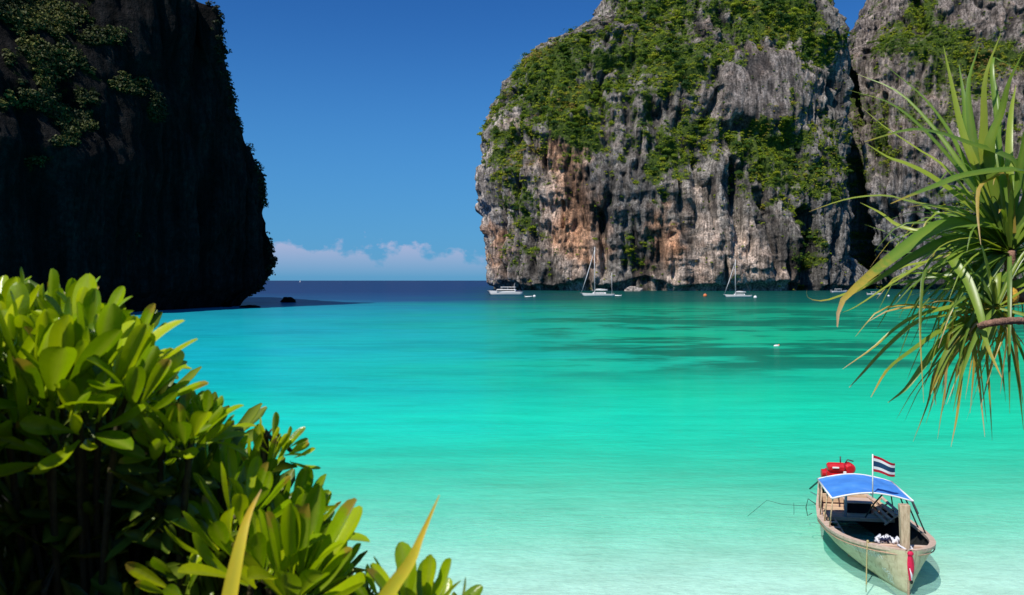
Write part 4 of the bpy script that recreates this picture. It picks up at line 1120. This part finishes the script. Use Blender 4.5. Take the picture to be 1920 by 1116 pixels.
def leaf_mat(p, d, up, L, roll=0.0):
    """matrix: +Y along d, +Z towards up"""
    y = d.normalized(); x = y.cross(up)
    if x.length < 1e-3: x = y.cross(Vector((0.3, 1, 0.2)))
    x.normalize(); z = x.cross(y)
    M = Matrix((x, y, z)).transposed() @ Matrix.Rotation(roll, 3, 'Y')
    M = (M * L).to_4x4(); M.translation = p
    return M

pr = random.Random(21)
def rosette(P, axis, L, n, spread=(8, 68)):
    """list of leaf matrices round a shoot tip"""
    axis = axis.normalized(); L *= .9; e1 = axis.cross(Vector((0.2, 0.9, 0.1))).normalized(); e2 = axis.cross(e1); out = []
    ph = pr.uniform(0, 6.28)
    for i in range(n):
        a = ph + i * 2.39996; q = (i + .6) / n
        tilt = R(spread[0] + (spread[1] - spread[0]) * q ** 0.9 + pr.uniform(-9, 9))
        rad = e1 * math.cos(a) + e2 * math.sin(a)
        d = axis * math.cos(tilt) + rad * math.sin(tilt)
        up = axis * math.sin(tilt) - rad * math.cos(tilt)
        p = P - axis * (0.10 * L * i / n * 2) + rad * 0.02
        out.append(leaf_mat(p, d, up, L * pr.uniform(.72, 1.06) * (0.75 + 0.25 * min(1, (i + 2) / 5)), pr.uniform(-.3, .3)))
    return out

def shrub(name, label, root, shoots, fills, group=None):
    o = thing(name, label, 'shrub', root, 0, group)
    root = Vector(root); count = 0
    for (px, py, d, Lp, ax, az, ay, n) in shoots:
        P = at(px, py, d); L = Lp / F * d
        axis = Vector((ax, ay, az)).normalized()
        a = root + Vector((pr.uniform(-.2, .2), pr.uniform(-.15, .15), 0)); m1 = a.lerp(P, .55) + Vector((pr.uniform(-.08, .08), .22, -.05))
        pts = [p - root for p in catmull([a, m1, P - axis * L * .9, P + axis * L * .06], 12)]
        br = MB().tube(pts, [.011 - .0005 * k for k in range(12)], 6).put('branch', M_twig, o, True)
        for M in rosette(P - root, axis, L, round(n * 1.12)):
            lo = link('leaf', LEAF[pr.randrange(len(LEAF))], br); lo.matrix_basis = M; count += 1
    # leaves deeper in the bush, shade in their colour, past what can be told apart one by one
    Vs, Fs, Ms, Ts = [], [], [], []; off = 0
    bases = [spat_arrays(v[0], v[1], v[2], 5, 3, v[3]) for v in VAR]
    tw = MB()
    for (px, py, d, Lp, n) in fills:
        P = at(px, py, d); L = Lp / F * d
        axis = Vector((pr.uniform(-.5, .6), pr.uniform(-.7, .3), pr.uniform(.4, 1))).normalized()
        tw.tube([P - root - Vector((pr.uniform(-.05, .05), -.1, .5)), P - root - axis * L * .7, P - root], [.008, .007, .005], 4, False)
        for M in rosette(P - root, axis, L, n, (20, 95)):
            V, Fq, mid = bases[pr.randrange(len(bases))]
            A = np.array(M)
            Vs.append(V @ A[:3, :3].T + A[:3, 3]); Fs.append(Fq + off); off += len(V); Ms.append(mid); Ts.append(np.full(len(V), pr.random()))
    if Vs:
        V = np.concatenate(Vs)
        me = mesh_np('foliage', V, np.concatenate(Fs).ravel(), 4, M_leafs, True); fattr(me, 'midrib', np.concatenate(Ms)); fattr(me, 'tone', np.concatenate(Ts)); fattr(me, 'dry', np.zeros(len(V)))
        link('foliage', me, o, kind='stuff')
        link('twigs', tw.mesh('twigs', M_twig), o, kind='stuff')
    print('SHRUB LEAVES', name, count)
    return o
def inside(poly, n, d0, d1, Lp, nl=(8, 13), seed=1):
    r = random.Random(seed); xs_ = [p[0] for p in poly]; ys_ = [p[1] for p in poly]; out = []
    while len(out) < n:
        x = r.uniform(min(xs_), max(xs_)); y = r.uniform(min(ys_), max(ys_)); c = False
        for (x0, y0), (x1, y1) in zip(poly, poly[1:] + poly[:1]):
            if (y0 > y) != (y1 > y) and x < (x1 - x0) * (y - y0) / (y1 - y0) + x0: c = not c
        if c: out.append((x, y, r.uniform(d0, d1), r.uniform(*Lp), r.randint(*nl)))
    return out

# px, py of the shoot tip in the photo, distance, leaf length in photo pixels, axis x/z/y, leaves
UP = [(95, 735, 1.62, 215, .12, 1, -.25, 16), (-25, 690, 1.66, 185, -.15, 1, -.2, 13), (205, 715, 1.70, 185, .25, 1, -.2, 14), (262, 745, 1.66, 145, .45, .9, -.1, 12),
      (150, 660, 1.82, 165, .05, 1, -.1, 13), (40, 655, 1.84, 150, 0, 1, -.1, 12), (235, 665, 1.86, 130, .35, 1, -.1, 11), (10, 800, 1.58, 180, -.2, .8, -.6, 12),
      (165, 800, 1.60, 150, .5, .6, -.7, 12), (352, 822, 1.68, 128, .10, 1, -.15, 13), (392, 808, 1.72, 85, .6, .9, 0, 10), (300, 845, 1.66, 110, .3, .5, -.8, 9),
      (-60, 780, 1.62, 190, .1, .9, -.4, 10), (90, 850, 1.62, 140, -.1, .5, -.9, 9), (60, 610, 1.95, 110, -.1, 1, 0, 9), (282, 712, 1.85, 90, .4, 1, 0, 9),
      (120, 600, 1.95, 120, .1, 1, -.1, 10), (175, 615, 1.92, 110, .2, 1, -.1, 10), (0, 600, 1.9, 120, -.1, 1, -.1, 10), (60, 690, 1.68, 150, .2, 1, -.4, 11), (140, 705, 1.64, 150, .2, 1, -.4, 11), (318, 800, 1.75, 95, .3, 1, -.2, 10)]
poly_up = [(-60, 640), (60, 610), (220, 670), (290, 770), (400, 840), (430, 920), (420, 1010), (400, 1180), (-80, 1180)]
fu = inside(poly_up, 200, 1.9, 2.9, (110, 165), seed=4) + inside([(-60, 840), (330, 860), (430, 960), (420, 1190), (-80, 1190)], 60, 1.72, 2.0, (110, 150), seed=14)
# unseen leaf mass added past the left edge to shade the bush's lower half
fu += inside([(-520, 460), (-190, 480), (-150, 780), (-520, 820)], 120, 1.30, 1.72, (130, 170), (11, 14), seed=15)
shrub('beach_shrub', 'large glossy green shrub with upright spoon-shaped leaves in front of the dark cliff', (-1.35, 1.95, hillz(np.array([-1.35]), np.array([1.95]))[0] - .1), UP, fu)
MID = [(520, 838, 1.86, 70, .5, 1, -.1, 8), (545, 850, 1.90, 60, .9, .5, 0, 7), (490, 880, 1.84, 95, .0, 1, -.1, 8), (455, 960, 1.70, 150, .2, 1, -.2, 12), (552, 1098, 1.58, 205, .12, 1, -.25, 17), (480, 1075, 1.62, 170, -.1, 1, -.3, 12),
       (592, 1092, 1.66, 122, .45, .9, -.15, 13), (610, 1118, 1.64, 95, 1, .35, -.2, 9), (420, 1020, 1.66, 140, -.35, 1, -.3, 10), (555, 1000, 1.85, 140, .1, 1, 0, 11), (566, 1025, 1.9, 100, .3, 1, 0, 10), (430, 900, 1.85, 120, .1, 1, 0, 9), (330, 1110, 1.62, 130, -.1, .6, -.8, 8)]
poly_mid = [(420, 920), (500, 960), (560, 1020), (590, 1100), (600, 1180), (300, 1180), (380, 1000)]
fm_ = inside(poly_mid, 70, 1.9, 2.6, (100, 150), seed=6)
shrub('beach_shrub', 'lower shrub of spoon-shaped leaves between the big shrub and the small rosette', (-.60, 1.85, hillz(np.array([-.6]), np.array([1.85]))[0] - .1), MID, fm_)
SML = [(785, 1150, 1.50, 150, .05, 1, -.15, 11), (700, 1135, 1.6, 95, -.6, .8, -.1, 8), (880, 1158, 1.62, 42, .1, 1, -.1, 8), (935, 1160, 1.64, 40, .1, 1, -.1, 8), (815, 1160, 1.55, 120, .25, 1, -.1, 7)]
shrub('beach_shrub', 'small leaf rosette rising over the bottom edge with the water behind', (-.22, 1.7, hillz(np.array([-.22]), np.array([1.7]))[0] - .1), SML, inside([(660, 1130), (860, 1150), (860, 1220), (650, 1220)], 14, 1.7, 2.1, (80, 110), seed=8))

# ---- ribbons: long folded leaves ------------------------------------------
def ribbon(pts, width, n=11, fold=0.35, roll=0.0, dry=(0.0, 0.0), tipw=0.06, side_bias=None):
    C = catmull(pts, n); V = []; mid = []; dr = []
    for k, p in enumerate(C):
        t = (C[min(k + 1, n - 1)] - C[max(k - 1, 0)]).normalized(); a = k / (n - 1)
        view = (p - Vector((0, 0, CZ))).normalized()
        nrm = (Vector((0, 0, 1)) * 0.8 - view * 0.6); s = t.cross(nrm)
        if side_bias is not None: s = t.cross(side_bias)
        if s.length < 1e-3: s = t.cross(view)
        s.normalize(); nn = s.cross(t)
        q = roll + 0.5 * roll * a
        s2 = s * math.cos(q) + nn * math.sin(q); n2 = s2.cross(t)
        wv = width * (0.75 + 0.25 * min(1, a * 5)) * (1 - (1 - tipw) * max(0, (a - 0.25) / 0.75) ** 1.25) / 2
        for j, sx in enumerate((-1, 0, 1)):
            V.append(p + s2 * wv * sx + n2 * (-wv * fold * (1 - abs(sx)))); mid.append(0.7 if sx == 0 else 0.0)
            dr.append(dry[0] + (dry[1] - dry[0]) * a ** 2.2)
    Fq = [(k * 3 + j, k * 3 + j + 1, (k + 1) * 3 + j + 1, (k + 1) * 3 + j) for k in range(n - 1) for j in (0, 1)]
    return V, Fq, mid, dr
def ribbon_obj(name, mat, parent, org, *a, **k):
    V, Fq, mid, dr = ribbon(*a, **k)
    me = mesh_np(name, [tuple(v - org) for v in V], np.array(Fq).ravel(), 4, mat, True)
    fattr(me, 'midrib', mid); fattr(me, 'dry', dr)
    return link(name, me, parent)

# two yellowing strap leaves in front of the shrubs
for pts, wpx, d, label, dry in (
        ([(405, 1330), (425, 1150), (448, 1030), (466, 965), (490, 918)], 42, 1.30, 'tall yellowing strap leaf standing in front of the lower shrub', (.1, .75)),
        ([(640, 1300), (718, 1130), (768, 1055), (790, 1005), (824, 928)], 40, 1.25, 'yellow strap leaf with a bleached thin tip leaning over the small rosette', (.25, .62))):
    P = [at(x, y, d + .03 * i) for i, (x, y) in enumerate(pts)]
    base = P[0].copy(); base.z = float(hillz(np.array([base.x]), np.array([base.y]))[0]) - .05
    o = thing('strap_leaf_plant', label, 'plant', base)
    ribbon_obj('leaf', M_yellow, o, base, [base, base.lerp(P[0], .6)] + P, wpx / F * d, n=22, fold=.3, dry=dry, side_bias=Vector((.2, -1, .25)), tipw=.04)
    ribbon_obj('leaf', M_strap, o, base, [base, base.lerp(P[0], .55) + Vector((.1, .12, 0)), P[0] + Vector((.16, .2, -.25)), P[0] + Vector((.34, .3, -.42))], wpx / F * d * .7, n=12, fold=.3, dry=(0, .5), side_bias=Vector((.2, -1, .25)))

# ---- the pandanus on the right ---------------------------------------------
PD = 4.5
prnd = random.Random(9)
base = Vector((3.75, 4.9, 0)); base.z = float(hillz(np.array([base.x]), np.array([base.y]))[0]) - .1
pan = thing('pandanus_tree', 'strap-leaved tree leaning in over the water, its tips brown and drooping', 'tree', base)
fork = at(2080, 640, 4.75)
MB().tube([p - base for p in catmull([base, base.lerp(fork, .5) + Vector((.15, .05, 0)), fork], 14)], [.075 - .0015 * k for k in range(14)], 10).put('trunk', M_bark, pan, True)
def ringed(pts, r0, r1, K=34):
    C = catmull(pts, K)
    return MB().tube([p - base for p in C], [(r0 + (r1 - r0) * k / K) * (1.12 if k % 2 else 0.94) for k in range(K)], 9)
H1 = at(1893, 470, 4.45); H2 = at(1868, 575, 4.35); H3 = at(1852, 612, 4.6)
HP1 = at(1880, 545, 4.5)
ringed([fork, at(1990, 580, 4.6), at(1930, 562, 4.5), at(1900, 545, 4.5), H1], .032, .030).put('branch', M_bark, pan, True)
ringed([fork, at(1985, 616, 4.4), at(1915, 602, 4.1), at(1858, 606, 4.0), at(1838, 612, 4.05)], .022, .016).put('branch', M_bark, pan, True)
fr = MB(); fr.ball((0, 0, 0), .05, 10, 8)
fo = fr.put('fruit', simple_mat('yellow pandanus fruit', (0.62, 0.36, 0.04), (0.42, 0.22, 0.03), 12, .6, .3, .5), pan, True); fo.location = at(1892, 556, 4.40) - base; fo.scale = (1, .9, 1.1)
LV = [ # traced leaves: points (base first), width px, dry(base, tip), tip depth shift
 ([(1880,400),(1820,323),(1779,244),(1726,177),(1656,120)],11,(0,.35),.35), ([(1870,410),(1809,320),(1752,241),(1685,173),(1607,139)],10,(0,.4),.5),
 ([(1870,410),(1801,320),(1726,237),(1666,192),(1591,169)],10,(0,.45),.3), ([(1865,420),(1779,320),(1719,278),(1658,237),(1613,199)],10,(0,.4),.6),
 ([(1960,360),(1907,305),(1816,267),(1760,248),(1703,243),(1621,266)],26,(0,.5),-.35), ([(1985,300),(1920,318),(1816,326),(1760,346),(1711,365),(1670,382)],30,(.05,.6),-.45),
 ([(1840,390),(1760,339),(1703,308),(1666,295),(1624,269)],19,(0,.35),.1), ([(1885,430),(1790,395),(1711,378),(1666,366),(1609,369),(1564,380),(1517,397)],17,(0,.55),-.2),
 ([(1875,420),(1831,316),(1805,248),(1786,165),(1769,86)],21,(0,.2),.2), ([(1880,410),(1835,305),(1820,229),(1816,154),(1837,83)],19,(0,.25),.1),
 ([(1882,410),(1847,301),(1845,229),(1848,143),(1877,62)],19,(0,.25),-.1), ([(1875,400),(1854,286),(1877,211),(1892,154),(1918,98)],22,(0,.3),-.2),
 ([(1875,420),(1820,256),(1809,192),(1798,120)],18,(0,.1),.4), ([(1890,420),(1870,293),(1873,210),(1864,139)],17,(0,.15),.3), ([(1900,430),(1892,293),(1896,210),(1905,160)],17,(0,.2),.3),
 ([(1905,420),(1890,330),(1860,335),(1836,352),(1833,399),(1839,459)],13,(.55,.75),-.4),
 ([(1900,450),(1873,421),(1794,416),(1741,433),(1677,479),(1629,518),(1578,566),(1570,613)],34,(0,.95),-.5), ([(1890,470),(1795,447),(1716,479),(1661,514),(1598,552)],24,(0,.5),-.3),
 ([(1860,450),(1760,480),(1677,528),(1610,572),(1578,587)],13,(.1,.3),-.1), ([(1790,480),(1690,500),(1622,536),(1582,552),(1543,564),(1515,558),(1513,538)],8,(.1,.9),-.2),
 ([(1870,555),(1787,574),(1716,593),(1677,617),(1637,652),(1580,692)],13,(.1,.7),.0), ([(1865,570),(1795,589),(1724,600),(1661,652),(1617,700),(1592,727)],18,(.1,.75),-.3),
 ([(1860,580),(1775,613),(1716,652),(1665,692),(1633,745)],18,(.1,.7),-.3), ([(1855,585),(1779,629),(1732,684),(1700,727),(1665,755)],16,(.0,.5),-.1),
 ([(1880,470),(1810,455),(1755,479),(1732,514),(1726,589),(1726,645),(1732,755)],10,(.1,.7),-.4), ([(1850,440),(1787,479),(1815,526),(1838,589),(1850,645),(1878,708)],22,(0,.6),-.55),
 ([(1850,590),(1830,613),(1827,676),(1819,775)],10,(.2,.85),.0), ([(1852,590),(1834,621),(1838,684),(1850,794)],8,(.2,.7),.1), ([(1850,590),(1807,637),(1803,696),(1795,775),(1783,838)],10,(.3,.8),-.1),
 ([(1840,600),(1763,676),(1740,755),(1712,828)],10,(.2,.8),.2), ([(1870,540),(1756,566),(1720,572),(1677,589)],14,(0,.3),.3), ([(1870,520),(1795,515),(1700,528),(1661,538)],14,(0,.3),.4),
 ([(1845,600),(1783,652),(1771,759)],11,(.5,.9),0), ([(1845,600),(1790,660),(1752,700),(1755,760)],12,(.5,.9),.1), ([(1850,600),(1800,680),(1790,740)],10,(.6,.9),.2),
 ([(1840,440),(1709,450),(1666,436),(1621,421)],9,(0,.3),.5), ([(1840,440),(1703,429),(1651,399),(1613,380)],9,(0,.4),.6), ([(1840,430),(1760,400),(1700,370)],12,(0,.2),.3),
 ([(1850,445),(1740,470),(1690,474),(1640,468)],8,(0,.3),.6), ([(1860,600),(1880,650),(1893,690)],8,(.6,.9),.1), ([(1870,610),(1900,640),(1920,636)],7,(.6,.9),.1), ([(1880,600),(1890,660),(1893,770)],7,(.4,.8),.2),
 ([(1880,500),(1960,430),(2010,330)],24,(0,.3),.1), ([(1890,480),(1950,380),(1960,250)],24,(0,.3),.0), ([(1890,470),(1930,350),(1935,200)],22,(0,.2),-.2), ([(1880,470),(1915,300),(1950,120)],18,(0,.3),-.2), ([(1900,430),(1860,140),(1880,115),(1930,150)],9,(0,.5),.4),
 ([(1895,520),(1970,520),(2040,570)],24,(0,.3),-.1), ([(1885,500),(1960,480),(2030,470)],24,(0,.3),.2), ([(1880,560),(1850,640),(1828,700)],18,(.1,.4),-.1), ([(1870,560),(1790,640),(1760,700),(1745,740)],18,(.1,.7),0),
]
for k, (pp, wpx, dry, dz) in enumerate(LV):
    n = len(pp)
    hd_ = 4.45 + prnd.uniform(-.05, .1)
    P = [at(x, y, hd_ + dz * (i / (n - 1)) ** 1.3) for i, (x, y) in enumerate(pp)]
    P[0] = P[0].lerp(H1 if pp[0][1] < 500 else H2, .35)
    ribbon_obj('leaf', M_strap, pan, base, P, wpx / F * 4.5 * .90, n=14, fold=.38, roll=prnd.uniform(-.35, .35), dry=dry)
for k in range(26):
    x0, y0 = prnd.uniform(1770, 1905), prnd.uniform(575, 640); Lh = prnd.uniform(60, 190); sw = prnd.uniform(-60, 25)
    P = [H2.lerp(H3, prnd.random()), at(x0, y0, 4.45 + prnd.uniform(-.1, .2)), at(x0 + sw * .5, y0 + Lh * .5, 4.45), at(x0 + sw, y0 + Lh, 4.45 + prnd.uniform(-.1, .1))]
    ribbon_obj('leaf', M_strap, pan, base, P, prnd.uniform(.010, .026), n=9, fold=.5, roll=prnd.uniform(-.8, .8), dry=(prnd.uniform(.2, .7), prnd.uniform(.7, 1.0)))
# the rest of the crown: shorter leaves in spirals round both heads
for k in range(212):
    Hd = (H1, H1, H1, H2, H1, H3)[k % 6]; a = k * 2.39996; el = prnd.uniform(-1.0, 1.1)
    d = Vector((math.cos(a) * math.cos(el), math.sin(a) * math.cos(el) * .9, math.sin(el)))
    if d.x > 0.55 and prnd.random() < .4: d.x *= -1
    if d.y < -.5: d.y *= -.5
    L = prnd.uniform(.35, .82) * (1.0 if d.x < .2 else .8); drop = prnd.uniform(.15, .45)
    P = [Hd + d * .02, Hd + d * L * .4 + Vector((0, 0, .04)), Hd + d * L * .75 + Vector((0, 0, -.06 * drop * 2)), Hd + d * L * .95 + Vector((0, 0, -drop * L))]
    dr_ = (0, prnd.choice((.1, .2, .3, .8))) if Hd is not H3 else (prnd.choice((.1, .5, .6)), prnd.choice((.5, .9)))
    ribbon_obj('leaf', M_strap, pan, base, P, prnd.uniform(.014, .034), n=9, fold=.4, roll=prnd.uniform(-.5, .5), dry=dr_)
